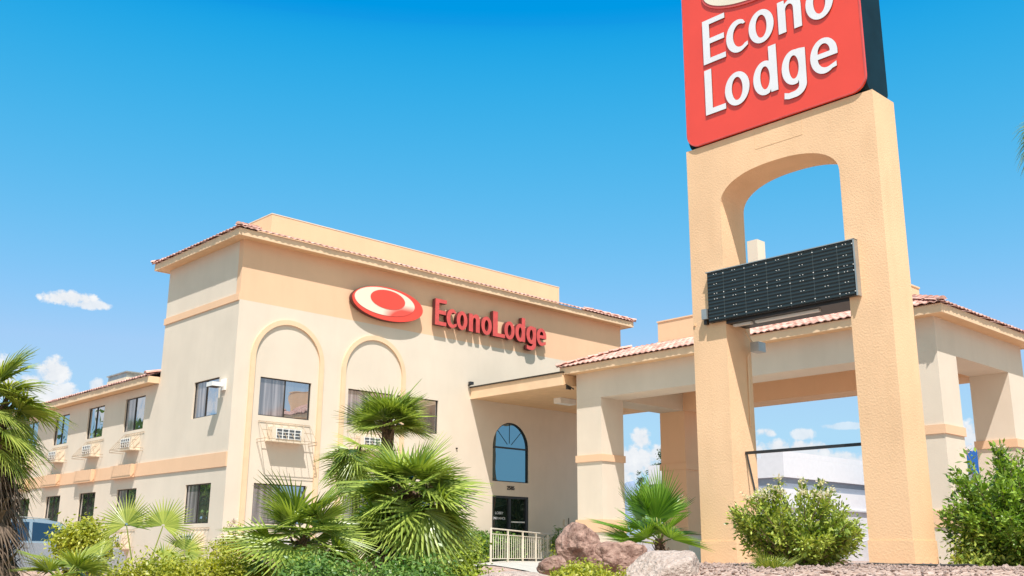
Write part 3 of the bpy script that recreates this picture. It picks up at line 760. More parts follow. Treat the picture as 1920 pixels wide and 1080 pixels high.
# ------------------------------------------------------------------ porte cochere
pc = thing('porte_cochere', 'drive-through entrance canopy on square cream columns with tiled hip roof', 'entrance canopy', (21.2, 9.3, 1.3))
PX0, PX1, PY0, PY1 = 21.2, 25.9, 9.3, 19.81
ZB, ZT = 5.88, 6.66
b = MB(); bw = .93
b.box(PX0, PX0 + bw, PY0, PY1, ZB, ZT)
b.box(PX0 + bw + .001, PX1, PY0, PY0 + .90, ZB, ZT); b.box(PX0 + bw + .001, PX1 - bw - .001, PY1 - .9, PY1, ZB, ZT)
b.build('beam', M_CREAM, pc)
b = MB(); b.box(PX1 - bw, PX1, PY0 + .901, PY1, ZB, ZT); b.build('rear_beam', M_ORANGE, pc)
b = MB(); b.box(PX0 + bw, PX1 - bw, PY0 + .9, PY1 - .9, 6.42, 6.5); b.build('canopy_ceiling', M_SOFFIT, pc)
for (cx, cy) in ((PX0, PY0), (PX1 - bw, PY0), (PX0, PY1 - bw), (PX1 - bw, PY1 - bw)):
    c = MB(); c.box(cx, cx + bw, cy, cy + bw, 1.2, ZB - .001); co = c.build('column', M_ORANGE if (cx > 22 and cy > 15) else M_CREAM, pc)
    t = MB(); q = .035; t.box(cx - q, cx + bw + q, cy - q, cy + bw + q, 4.12, 4.31); t.build('column_band', M_ORANGE, co)
    t = MB(); q = .045; t.box(cx - q, cx + bw + q, cy - q, cy + bw + q, 2.21, 2.55); t.build('column_band', M_ORANGE, co)
    t = MB(); q = .02; t.box(cx - q, cx + bw + q, cy - q, cy + bw + q, 1.2, 2.208); t.build('column_plinth', M_CREAM, co)
skirt(pc, PX0, PX1, PY0, PY1, 6.62, .34, 1.54, .38)
p_ = MB(); p_.box(22.4, 23.95, 10.8, 17.75, 6.8, 8.02); pa = p_.build('parapet', M_PARAPET, pc)
p_ = MB(); p_.box(22.38, 23.97, 10.78, 17.77, 8.022, 8.06); p_.build('parapet_cap', M_TRIM, pa)
ch = MB(); ch.box(23.0, 23.38, 14.72, 15.04, 8.06, 9.98); chm = ch.build('roof_flue', M_CREAM, pc)
ch = MB(); ch.box(22.99, 23.39, 14.71, 15.05, 9.2, 9.23); ch.box(22.99, 23.39, 14.71, 15.05, 8.7, 8.73); ch.build('flue_joint', M_CREAM, chm)

# ------------------------------------------------------------------ pylon
py = thing('sign_pylon', 'tall orange stucco pylon with two legs joined by an arch under the red sign', 'sign pylon', (12.0, 5.78, 1.5))
F3 = FX(12.0)
out = [(5.78, 1.3), (6.34, 1.3), (6.34, 6.62)] + arc(7.305, 6.62, .965, .45, 180, 0, 32, 2.3)[1:] + [(8.27, 1.3), (8.85, 1.3), (8.85, 7.64), (5.78, 7.64)]
p_ = MB(); p_.prism(F3, out, [], -.60, 0.0); p_.build('arched_frame', M_PYLON, py)
for (a, b_) in ((5.78, 6.34), (8.27, 8.85)):
    t = MB(); t.fbox(F3, a - .012, b_ + .012, 1.3, 1.80, -.612, .012); t.build('base_plinth', M_PYLON, py)
t = MB(); t.fbox(F3, 6.85, 7.62, 7.32, 7.325, 0.0, .003); t.fbox(F3, 7.62, 7.624, 7.326, 7.6, 0.0, .002); t.fbox(F3, 6.85, 6.854, 7.326, 7.6, 0, .002)
t.fbox(F3, 8.80, 8.83, 4.88, 4.91, 0, .02)
t.build('access_panel_joint', M_SOFFIT, py)

sg = thing('roadside_sign', 'big red rounded sign box with white Econo Lodge lettering on the pylon', 'sign', (12.0, 7.3, 7.66))
SY0, SY1, SZ0, SZ1 = 5.83, 8.80, 7.665, 11.3
mb = MB()
FS = Fr((0, 0, 0), (1, 0, 0), (0, 1, 0))    # profile in X-Z extruded along Y
mb.prism(FS, rrect(12.0, 12.58, SZ0, SZ1, .12), [], SY0 + .01, SY1 - .01)
mb.build('cabinet', M_TEAL, sg)
mb = MB(); mb.prism(F3, rrect(SY0, SY1, SZ0 - .01, SZ1, .22, 10), [], 0.0, 0.035); face = mb.build('sign_face', M_RED, sg)
outl = rrect(SY0, SY1, SZ0 - .01, SZ1, .22, 10); inn = rrect(SY0 + .02, SY1 - .02, SZ0 + .01, SZ1 - .02, .20, 10)
mb = MB(); mb.prism(F3, outl, [inn], 0.0352, 0.039); mb.build('sign_rim', M_RED2, face)
l1 = [('E', .44, .74), ('c', .868, .74), ('o', 1.269, .74), ('n', 1.77, .74), ('o', 2.223, .745)]
l2 = [('L', .44, .74), ('o', .80, .745), ('d', 1.298, .74), ('g', 1.777, .74), ('e', 2.236, .74)]
for (row, z) in ((l1, 8.93), (l2, 8.09)):
    for ch_, u, s_ in row:
        letter(F3, ch_, 8.85 - u, z, s_, .74, 0.0355, 0.058, M_WHITE, M_GREYRED, sg, mirror=True)
CZ = 10.08
mb = MB(); mb.prism(F3, circle_el(7.28, CZ, 1.12, .44), [], .0355, .055); mb.build('logo_oval', M_RED2, sg)
mb = MB(); mb.prism(F3, circle_el(7.30, CZ + .02, 1.07, .41), [], .0555, .063); mb.build('logo_crescent', M_CREAMSIGN, sg)
mb = MB(); mb.prism(F3, circle_el(7.33, CZ + .09, .55, .25), [], .0635, .07); mb.build('logo_centre', M_RED, sg)

# dark message board between the legs
bp = thing('message_board', 'long black ribbed panel with bolt heads fixed across the pylon legs', 'display board', (11.9, 7.35, 4.87))
mb = MB(); mb.fbox(F3, 6.19, 8.51, 4.87, 5.61, 0.003, .075); bo = mb.build('board_backing', M_DARK, bp)
def led_mat():
    mt, nt, p = nodes_of('ribbed_panel')
    t = nt.nodes.new('ShaderNodeTexCoord')
    w_ = nt.nodes.new('ShaderNodeTexWave'); w_.bands_direction = 'Z'; w_.inputs['Scale'].default_value = 5.2; w_.inputs['Distortion'].default_value = 0.0
    nt.links.new(t.outputs['Object'], w_.inputs['Vector'])
    r = nt.nodes.new('ShaderNodeValToRGB'); r.color_ramp.elements[0].color = (0.006, 0.010, 0.012, 1); r.color_ramp.elements[1].color = (0.020, 0.030, 0.032, 1)
    nt.links.new(w_.outputs[0], r.inputs[0]); nt.links.new(r.outputs[0], p.inputs['Base Color'])
    b = nt.nodes.new('ShaderNodeBump'); b.inputs['Strength'].default_value = 0.8; b.inputs['Distance'].default_value = 0.01
    nt.links.new(w_.outputs[0], b.inputs['Height']); nt.links.new(b.outputs[0], p.inputs['Normal'])
    p.inputs['Roughness'].default_value = 0.5
    return mt
M_LED = led_mat()
xs = [6.20]
W = 2.30; nmod = 6.5
edges = [6.20, 6.42, 6.78, 7.14, 7.50, 7.86, 8.22, 8.50]
for i in range(7):
    for (z0, z1) in ((4.88, 5.238), (5.242, 5.60)):
        mb = MB(); mb.fbox(F3, edges[i] + .003, edges[i + 1] - .003, z0, z1, .0755, .09); mb.build('display_module', M_LED, bp)
mb = MB()
for a in edges[1:-1]: mb.fbox(F3, a - .003, a + .003, 4.875, 5.605, .076, .0885)
mb.build('module_seam', simple('seam_grey', (0.09, 0.11, 0.11), .5), bo)
mb = MB()
for i in range(7):
    am = (edges[i] + edges[i + 1]) / 2
    for z in (4.91, 5.06, 5.20, 5.28, 5.42, 5.57):
        for da in (-.022, .022):
            mb.fbox(F3, am + da - .0045, am + da + .0045, z - .0045, z + .0045, .0905, .096)
    for z in (4.92, 5.20, 5.28, 5.56): mb.fbox(F3, edges[i] - .006, edges[i] + .006, z - .006, z + .006, .089, .096)
tag(mb.build('bolt_heads', M_LAMPWHITE, bo), kind='stuff')
mb = MB(); mb.fbox(F3, 6.165, 6.188, 4.86, 5.62, 0.0, .095); mb.fbox(F3, 6.165, 8.53, 5.612, 5.625, 0.0, .095); mb.build('board_edge', M_GALV, bp)
mb = MB(); mb.fbox(F3, 6.345, 8.265, 4.83, 5.45, -.50, -.002); ca = mb.build('rear_cabinet', M_DARK, bp)
mb = MB(); mb.fbox(F3, 6.85, 7.85, 4.795, 4.828, -.16, -.10); mb.fbox(F3, 7.92, 8.22, 4.795, 4.828, -.16, -.10); mb.build('light_tube', M_TUBE, ca)

jb = thing('junction_box', 'small grey electrical box with conduit on the left pylon leg', 'electrical box', (12.5, 8.2, 4.5))
mb = MB(); mb.box(12.42, 12.60, 8.02, 8.16, 4.46, 4.60); mb.build('box_body', M_GALV, jb)
mb = MB(); mb.tube([(12.48, 8.262, 3.4), (12.48, 8.25, 4.4), (12.50, 8.16, 4.58), (12.40, 8.22, 4.78)], 0.014, 6); mb.build('conduit', M_TRIM, jb)
lt = thing('photocell_box', 'little grey box on the left leg beside the lower corner of the black panel', 'electrical box', (11.93, 8.58, 4.9))
mb = MB(); mb.box(11.90, 11.998, 8.53, 8.62, 4.93, 5.08); mb.build('box_body', M_GALV, lt)
mb = MB(); mb.box(11.94, 11.998, 8.56, 8.61, 4.86, 4.928); mb.build('sensor', M_BRONZE, lt)

br = thing('cross_bar', 'thin dark steel bar with a slanting brace spanning between the pylon legs', 'steel bar', (12.3, 7.3, 3.0))
mb = MB(); mb.box(12.30, 12.335, 6.35, 8.26, 2.99, 3.03); mb.build('bar', M_DARK, br)
mb = MB(); mb.tube([(12.31, 8.24, 3.0), (12.31, 8.13, 2.45)], 0.012, 6); mb.build('brace', M_DARK, br)

# ------------------------------------------------------------------ street furniture, railing
rl = thing('ramp_railing', 'cream metal railing with thin balusters along the ramp to the entrance', 'railing', (18.2, 20.0, 1.4))
A_, B_ = Vector((17.4, 19.2, 0)), Vector((24.6, 23.85, 0))
zt, zb_ = 2.23, 1.42
mb = MB()
for z, r in ((zt, .020), (zt - .13, .012), (zb_ + .08, .012)): mb.tube([A_ + Vector((0, 0, z)), B_ + Vector((0, 0, z))], r, 6)
mb.build('rail', M_RAIL, rl)
n = 36
for i in range(n + 1):
    mb = MB(); p = A_.lerp(B_, i / n)
    mb.tube([p + Vector((0, 0, zb_ + .08)), p + Vector((0, 0, zt - .13))], .010, 4)
    mb.build('baluster', M_RAIL, rl)
for i in range(6):
    p = A_.lerp(B_, i / 5); q = MB(); q.box(p.x - .018, p.x + .018, p.y - .018, p.y + .018, 1.3, zt); q.build('railing_post', M_RAIL, rl)

fl = thing('flood_light', 'small white ground floodlight by the foot of the left pylon leg', 'floodlight', (11.55, 8.95, 1.45))
mb = MB(); mb.tube([(11.6, 8.9, 1.35), (11.6, 8.9, 1.52)], .02, 8); mb.build('stake', M_DARK, fl)
mb = MB(); mb.hexa([(11.52, 8.80, 1.52), (11.66, 8.80, 1.50), (11.66, 9.02, 1.50), (11.52, 9.02, 1.52), (11.50, 8.80, 1.60), (11.68, 8.80, 1.57), (11.68, 9.02, 1.57), (11.50, 9.02, 1.60)]); mb.build('lamp_head', M_LAMPWHITE, fl)
mb = MB(); mb.hexa([(11.53, 8.82, 1.601), (11.65, 8.82, 1.581), (11.65, 9.0, 1.581), (11.53, 9.0, 1.601), (11.53, 8.82, 1.612), (11.65, 8.82, 1.592), (11.65, 9.0, 1.592), (11.53, 9.0, 1.612)]); mb.build('lens', M_LENS, fl)

hose = MB()
pts = []
for i in range(30):
    t = i / 29
    x = 11.2 + 1.2 * t + 0.05 * math.sin(t * 9); y = 5.9 - 0.7 * t + 0.06 * math.sin(t * 14 + 1)
    pts.append((x - .2, y - .1, hgt(x - .2, y - .1) + 0.02))
hose.tube(pts, .016, 8)
tag(hose.build('garden_hose', M_CLOTH, loc=(11.5, 5.6, 1.5), smooth=True), 'thin black hose lying on the gravel at the foot of the right pylon leg', 'hose')

# light pole far behind the canopy
lpz = thing('street_lamp', 'thin grey leaning lamp pole seen between the pylon legs', 'street lamp', (31.0, 20.6, 1.2))
mb = MB(); mb.tube([(31.15, 20.3, 1.2), (30.9, 20.6, 7.6)], .05, 8, .035); mb.build('pole', M_GALV, lpz)
mb = MB(); mb.box(30.5, 31.1, 20.5, 20.7, 7.6, 7.7); mb.build('lamp_head', M_GALV, lpz)

# ------------------------------------------------------------------ far building
fb = thing('retail_building', 'large plain white flat-roofed store with a grey stripe behind the pylon', 'store building', (52.7, 32.8, 1.2))
mb = MB(); mb.box(52.7, 76, 32.8, 42.9, 1.2, 5.44); mb.box(52.7, 76, 32.8, 42.9, 6.1, 7.30); mb.box(52.7, 76, 32.8, 34.3, 7.302, 7.62)
mb.build('wall', M_BOXWHITE, fb)
mb = MB(); mb.box(52.85, 75.8, 32.95, 42.7, 5.442, 6.098); mb.build('stripe', M_BOXGREY, fb)
mb = MB(); mb.box(52.55, 76.1, 32.65, 42.95, 4.35, 4.45); mb.box(52.6, 76.1, 32.7, 42.95, 1.2, 2.6); mb.build('ledge', simple('pale_grey_wall', (0.55, 0.55, 0.58), .8), fb)
kb = MB(); kb.box(22, 34, 8.2, 8.5, 1.3, 1.72); kb.box(21.98, 34, 8.18, 8.52, 1.722, 1.77)
tag(kb.build('planter_wall', M_CONCRETE, loc=(28, 8.3, 1.3)), 'low concrete kerb wall beyond the flowering shrub', 'kerb wall')
bs = thing('shop_front', 'white building with blue awning panel seen through the canopy at right', 'shop building', (60, 24.2, 1.2))
mb = MB(); mb.box(60, 72, 22.0, 29.5, 1.2, 7.95); mb.build('wall', M_BOXWHITE, bs)
mb = MB(); mb.box(59.9, 59.998, 23.0, 26.5, 6.3, 7.6); mb.build('awning_panel', M_BLUE, bs)
ft = MB(); 
for i in range(16):
    y = 20.6 + i * .42; ft.box(31.0, 31.03, y, y + .36, 1.2, 2.35)
ft.box(31.031, 31.07, 20.6, 27.3, 2.1, 2.16)
tag(ft.build('metal_fence', M_BOXWHITE, loc=(31, 23.8, 1.2)), 'low pale corrugated fence beyond the canopy columns', 'fence')

# mountains
def mountains():
    mb = MB(); rnd = random.Random(5)
    n = 160
    for i in range(n + 1):
        az = R(15 + 70 * i / n)
        D = 640
        e = 14 + 26 * abs(noise.noise(Vector((i * 0.07, 3.1, 0)))) + 12 * noise.noise(Vector((i * .23, 9, 0))) + 3 * noise.noise(Vector((i * .9, 4, 0)))
        pk = 30 * math.exp(-((math.degrees(az) - 40.2) / 1.2) ** 2)
        h = max(6, e + pk)
        for (dd, hh) in ((-60, 0), (-20, h * .55), (0, h), (50, h * .4)):
            mb.v.append(Vector(((D + dd) * math.cos(az), (D + dd) * math.sin(az), 1.0 + hh)))
    for i in range(n):
        for k in range(3):
            a = i * 4 + k; mb.f.append((a, a + 1, a + 5, a + 4))
    mb.fix = False
    tag(mb.build('mountains', M_MOUNT), kind='structure')
mountains()

# ------------------------------------------------------------------ rocks
def boulder(name, label, c, r, seed, mat, flat=False, rough=0.36, rotz=0.0, detail=5):
    bm = bmesh.new(); bmesh.ops.create_icosphere(bm, subdivisions=detail, radius=1.0)
    rnd = random.Random(seed); off = Vector((rnd.uniform(0, 50), rnd.uniform(0, 50), rnd.uniform(0, 50)))
    planes = []
    for k in range(11):
        d = Vector((rnd.gauss(0, 1), rnd.gauss(0, 1), rnd.gauss(0, .8))).normalized(); planes.append((d, rnd.uniform(.58, .92)))
    for v in bm.verts:
        d = v.co.normalized(); rr = 1.0
        for pd, pr in planes:
            k = d.dot(pd)
            if k > 0.05: rr = min(rr, pr / k)
        rr = rr * 0.97 + 0.05
        rr += rough * .5 * noise.noise(d * 1.6 + off) + rough * .22 * noise.noise(d * 4 + off) + rough * .10 * noise.noise(d * 10 + off) + rough * .05 * noise.noise(d * 25 + off)
        v.co = d * rr
    M3 = Matrix.Rotation(rotz, 3, 'Z')
    for v in bm.verts: v.co = M3 @ Vector((v.co.x * r[0], v.co.y * r[1], v.co.z * r[2])) * K
    me = bpy.data.meshes.new(name); bm.to_mesh(me); bm.free()
    for p in me.polygons: p.use_smooth = not flat
    me.materials.append(mat)
    o = bpy.data.objects.new(name, me); col.objects.link(o); o.location = Vector(c) * K
    return tag(o, label, 'boulder')
def rock_mat(name, c, c2, sc=4, bs=14):
    mt, nt, p = nodes_of(name)
    t = nt.nodes.new('ShaderNodeTexCoord')
    n = nt.nodes.new('ShaderNodeTexNoise'); n.inputs['Scale'].default_value = sc; n.inputs['Detail'].default_value = 8; n.inputs['Roughness'].default_value = .7
    nt.links.new(t.outputs['Object'], n.inputs['Vector'])
    r = nt.nodes.new('ShaderNodeValToRGB'); r.color_ramp.elements[0].position = .35; r.color_ramp.elements[1].position = .65
    r.color_ramp.elements[0].color = (*c, 1); r.color_ramp.elements[1].color = (*c2, 1)
    nt.links.new(n.outputs[0], r.inputs[0]); nt.links.new(r.outputs[0], p.inputs['Base Color'])
    p.inputs['Roughness'].default_value = .92; p.inputs['Specular IOR Level'].default_value = .2
    bump(nt, p, t.outputs['Object'], bs, .06, .8, 8)
    return mt
M_ROCKB = rock_mat('brown_pink_rock', (0.15, 0.08, 0.062), (0.44, 0.29, 0.235), 6)
M_STONE = rock_mat('loose_stone', (0.24, 0.16, 0.13), (0.50, 0.38, 0.33), 9, 30)
M_ROCKG = rock_mat('speckled_grey_rock', (0.33, 0.25, 0.21), (0.56, 0.46, 0.40), 22, 30)
boulder('boulder', 'tall brown boulder leaning up in front of the left canopy column', (9.38, 8.72, 1.60), (.24, .34, .37), 3, M_ROCKB, rotz=.5, flat=True)
boulder('boulder', 'long pinkish brown boulder sloping down to the right behind the low hedge', (9.66, 8.32, 1.49), (.28, .48, .27), 8, M_ROCKB, rotz=.85, flat=True)
boulder('boulder', 'little brown rock at the left foot of the tall boulder', (8.35, 8.2, 1.47), (.15, .2, .12), 12, M_ROCKB)
boulder('boulder', 'rounded speckled grey boulder at the front left of the pylon', (7.14, 5.62, 1.38), (.29, .37, .30), 21, M_ROCKG, rough=.16, rotz=.8)
boulder('boulder', 'flat pale grey rock at the bottom edge below the railing', (5.9, 6.2, 1.36), (.3, .4, .11), 31, M_ROCKG, rough=.15)
boulder('boulder', 'small sunlit stone on the gravel right of the flowering shrub', (10.9, 6.2, 1.53), (.10, .16, .07), 41, M_ROCKG, rough=.2)
# loose stones on the gravel: nobody could count them
def stones():
    mb = MB(); rnd = random.Random(77)
    for i in range(5200):
        d = rnd.uniform(8.0, 14.5); l = rnd.uniform(0.8, 7.5)
        x = FWD.x * d + RGT.x * l; y = FWD.y * d + RGT.y * l
        r = rnd.uniform(.008, .022) * (2 if rnd.random() < .04 else 1); z = hgt(x, y) + r * .3
        ps = [Vector((x + r * math.cos(a + rnd.random()) * rnd.uniform(.7, 1.2), y + r * math.sin(a + rnd.random()) * rnd.uniform(.7, 1.2), z + rnd.uniform(-.3, .3) * r)) for a in (0, 1.57, 3.14, 4.71)]
        i0 = len(mb.v); mb.v += ps + [Vector((x, y, z + r * .8)), Vector((x, y, z - r))]
        for k in range(4):
            mb.f.append((i0 + k, i0 + (k + 1) % 4, i0 + 4)); mb.f.append((i0 + (k + 1) % 4, i0 + k, i0 + 5))
    tag(mb.build('loose_gravel', M_STONE, loc=(9, 6, 1.5)), 'loose pinkish gravel stones round the pylon', 'gravel', kind='stuff')
stones()

# ------------------------------------------------------------------ palms
UPV = Vector((0, 0, 1))
def fan_leaf(mb, mp, base, pd, plen, Rl, rnd, nseg=32, spread=125, droop=0.18, split=0.42, cup=0.25, tilt=None, sag=0.12, wk=1.0, face=None):
    """one palmate leaf: petiole, then nseg folded segments radiating from the hub"""
    pd = pd.normalized()
    pts = []
    for k in range(5):
        t = k / 4; q = base + pd * (plen * t); q.z -= sag * plen * t * t; pts.append(q)
    hub = pts[-1]
    if mp is not None: mp.tube(pts, 0.012, 5, 0.007, caps=False)
    f = (pts[-1] - pts[-2]).normalized()
    if tilt is None: tilt = rnd.uniform(-0.5, 0.1)
    hside = f.cross(UPV)
    if hside.length < .1: hside = f.cross(Vector((1, 0, 0)))
    hside.normalize()
    roll = rnd.uniform(-.5, .5)
    nrm = hside.cross(f).normalized()
    f = (f * math.cos(tilt) + nrm * math.sin(tilt)).normalized()
    nrm = hside.cross(f).normalized()
    s = (hside * math.cos(roll) + nrm * math.sin(roll)).normalized(); nrm = s.cross(f).normalized()
    if face is not None:
        nrm = Vector(face).normalized(); f = (f - nrm * f.dot(nrm)).normalized(); s = f.cross(nrm).normalized()
    da = 2 * R(spread) / nseg
    for i in range(nseg):
        a = -R(spread) + (i + .5) * da
        Ra = Rl * (1.0 - 0.22 * (abs(a) / R(180)) ** 1.5) * rnd.uniform(.90, 1.05)
        d = f * math.cos(a) + s * math.sin(a)
        d = (d + nrm * (cup * (1 - math.cos(a)) * .5 + cup * .3)).normalized()
        t_ = (s * math.cos(a) - f * math.sin(a)).normalized()
        n_ = d.cross(t_).normalized()
        if n_.dot(nrm) < 0: n_ = -n_
        wmax = Rl * split * math.tan(da / 2) * 1.02
        tw = rnd.uniform(-.35, .35)
        i0 = len(mb.v)
        dr = droop * rnd.uniform(.6, 1.5)
        for (t, w) in ((.05, wmax * .12), (split, wmax), (split + (1 - split) * .5, wmax * .62 * wk), (1.0, wmax * .08)):
            c = hub + d * (Ra * t); c = c - UPV * (dr * Ra * t * t * t)
            tt = t_ * math.cos(tw * t) + n_ * math.sin(tw * t)
            e = n_ * (w * .55)
            mb.v += [c - tt * w, c + e, c + tt * w]
        for k in range(3):
            b = i0 + k * 3
            mb.f.append((b, b + 1, b + 4, b + 3)); mb.f.append((b + 1, b + 2, b + 5, b + 4))
def palm(name, label, crown, ground_z, n, plen, Rl, mat, seed, el=(80, -35), tr=.09, nseg=30, spread=125, droop=.18, group='fan palms in the planting bed', lean=(0, 0), dead=0, tilt=None, split=.42, azr=None, cup=.25, sag=.12, boots=True, sc_jit=.25, dsz=.7):
    rnd = random.Random(seed)
    crown = Vector(crown)
    base = Vector((crown.x + lean[0], crown.y + lean[1], ground_z))
    t = thing(name, label, 'palm', base, group)
    if tr:
        tk = MB(); n_ = 14
        i0 = 0; seg = 12
        for k in range(n_ + 1):
            u = k / n_; c = base.lerp(crown, u)
            for j in range(seg):
                a = 2 * PI * j / seg; r = tr * (1.15 - .3 * u) * (1 + .16 * math.sin(k * 2.2 + j * 2.6) + rnd.uniform(-.08, .08))
                tk.v.append(c + Vector((r * math.cos(a), r * math.sin(a), 0)))
        for k in range(n_):
            for j in range(seg):
                a = k * seg + j; b = k * seg + (j + 1) % seg; tk.f.append((a, b, b + seg, a + seg))
        if boots:      # old leaf bases on the trunk
            for k in range(int(60 * max(.3, (crown.z - ground_z)))):
                u = rnd.random(); c = base.lerp(crown, u); a = rnd.uniform(0, 2 * PI)
                d = Vector((math.cos(a), math.sin(a), 0)); w = Vector((-d.y, d.x, 0)) * tr * .28
                p = c + d * tr * .8; q = c + d * tr * rnd.uniform(1.5, 2.0) + UPV * tr * rnd.uniform(.8, 1.6)
                tk.quad(p - w, p + w, q + w * .4, q - w * .4)
        tk.fix = False
        tk.build('trunk', M_BARK, t, smooth=False)
    lf, pt = MB(), MB()
    for i in range(n):
        u = (i + .5) / n
        e = R(el[0] + (el[1] - el[0]) * (u ** .8) + rnd.uniform(-9, 9))
        a = i * 2.39996 + rnd.uniform(-.3, .3)
        if azr: a = R(azr[0] + (azr[1] - azr[0]) * ((i * .618 + rnd.uniform(-.05, .05)) % 1))
        d = Vector((math.cos(e) * math.cos(a), math.cos(e) * math.sin(a), math.sin(e)))
        s_ = 1 + rnd.uniform(-sc_jit, sc_jit * .5)
        fan_leaf(lf, pt, crown - UPV * (.10 * u) + d * .03, d, plen * s_ * (.75 + .35 * u), Rl * s_, rnd, nseg, spread, droop, split, cup, tilt, sag)
    lf.fix = False; pt.fix = False
    lf.build('fronds', mat, t); pt.build('petioles', L_FAN_Y, t)
    if dead:
        df = MB()
        for i in range(dead):
            u = rnd.random(); c = base.lerp(crown, .05 + .93 * u) if dead else crown
            a = rnd.uniform(0, 2 * PI); e = R(rnd.uniform(-80, -45)); d = Vector((math.cos(e) * math.cos(a), math.cos(e) * math.sin(a), math.sin(e)))
            fan_leaf(df, None, c + Vector((d.x, d.y, 0)) * tr * 1.2, d, plen * .5, Rl * dsz, rnd, 12, 60, .5, .3, .1, rnd.uniform(-.3, .3), wk=.7)
        df.fix = False; df.build('dead_fronds', L_DEAD, t)
    return t
G = 'fan palms in the planting bed'
palm('fan_palm', 'tall fan palm at the left edge with a dark shaggy skirt of dead fronds', (2.79, 9.89, 2.86), .95, 36, .34, .47, L_FAN_Y, 11, el=(75, -50), tr=.19, nseg=34, spread=115, droop=.20, dead=210, lean=(.11, -.10), dsz=.78)
palm('fan_palm', 'taller slim fan palm standing behind the large bushy one, hiding an upper window', (8.36, 11.36, 3.36), 1.05, 32, .22, .52, L_FAN, 22, el=(70, 6), tr=.09, nseg=27, droop=.04, cup=.12, spread=105, dead=10)
palm('fan_palm', 'large bushy fan palm with spiky round crown in the middle of the planting', (6.80, 8.82, 2.26), 1.1, 46, .30, .60, L_FAN, 33, el=(72, -52), tr=.13, nseg=27, droop=.07, dead=26, spread=108, cup=.12)
palm('fan_palm', 'low fan palm at the lower left of the large bushy palm', (5.46, 8.72, 1.74), 1.05, 30, .30, .52, L_FAN, 44, el=(76, -30), tr=.08, nseg=27, droop=.05, cup=.12, spread=105)
# drooping side head of the tall slim palm
t = palm('fan_palm', 'small drooping palm head left of the slim palm, above the bushy one', (7.95, 11.45, 2.96), 1.05, 12, .2, .44, L_FAN, 55, el=(20, -60), tr=.05, nseg=24, droop=.12, spread=100, azr=(90, 250))
def facing_fans(name, label, base, leaves, mat, seed, group=G, cat='palm'):
    """young plant whose few leaves are given as (hub, up-direction, face normal, radius)"""
    rnd = random.Random(seed); base = Vector(base)
    t = thing(name, label, cat, base, group)
    lf, pt = MB(), MB()
    for hub, up, nrm, r in leaves:
        hub = Vector(hub); d = hub - base
        fan_leaf(lf, pt, base + d * .02, d, d.length * .98, r, rnd, 34, 118, .05, .45, .18, 0.0, 0.0, face=nrm)
    lf.fix = False; pt.fix = False
    lf.build('fronds', mat, t); pt.build('petioles', L_FAN_Y, t)
cf = (-.62, -.72, .25)
facing_fans('young_fan_palm', 'young fan palm with two upright pale green fans in front of the wing', (5.6, 12.62, 1.05),
    [((5.42, 12.74, 1.93), 0, (-.75, -.6, .2), .43), ((5.76, 12.44, 1.92), 0, (-.55, -.75, .35), .42), ((6.0, 12.3, 1.62), 0, (-.2, -.8, .6), .36), ((5.2, 12.9, 1.55), 0, (-.8, -.3, .5), .30), ((5.7, 12.2, 1.5), 0, (-.4, -.6, .7), .34)], L_FAN_Y, 61)
palm('young_fan_palm', 'low tuft of yellowish fan leaves at the bottom left corner', (3.42, 9.2, 1.36), 1.05, 16, .2, .34, L_FAN_Y, 62, el=(60, 0), tr=0, nseg=26, droop=.1, spread=100)
palm('young_fan_palm', 'young fan palm with broad dark green leaves beside the left pylon leg', (11.84, 9.46, 1.84), 1.42, 15, .46, .66, L_FAN_D, 63, el=(84, 2), tr=.08, nseg=30, spread=80, droop=.05, azr=(5, 240), cup=.15, split=.5, tilt=.12)
palm('fan_palm', 'tall palm outside the right edge with only frond tips in view', (17.88, 5.18, 8.72), 1.2, 30, .5, .52, L_FAN, 64, el=(60, -55), tr=.15, nseg=30, droop=.5)

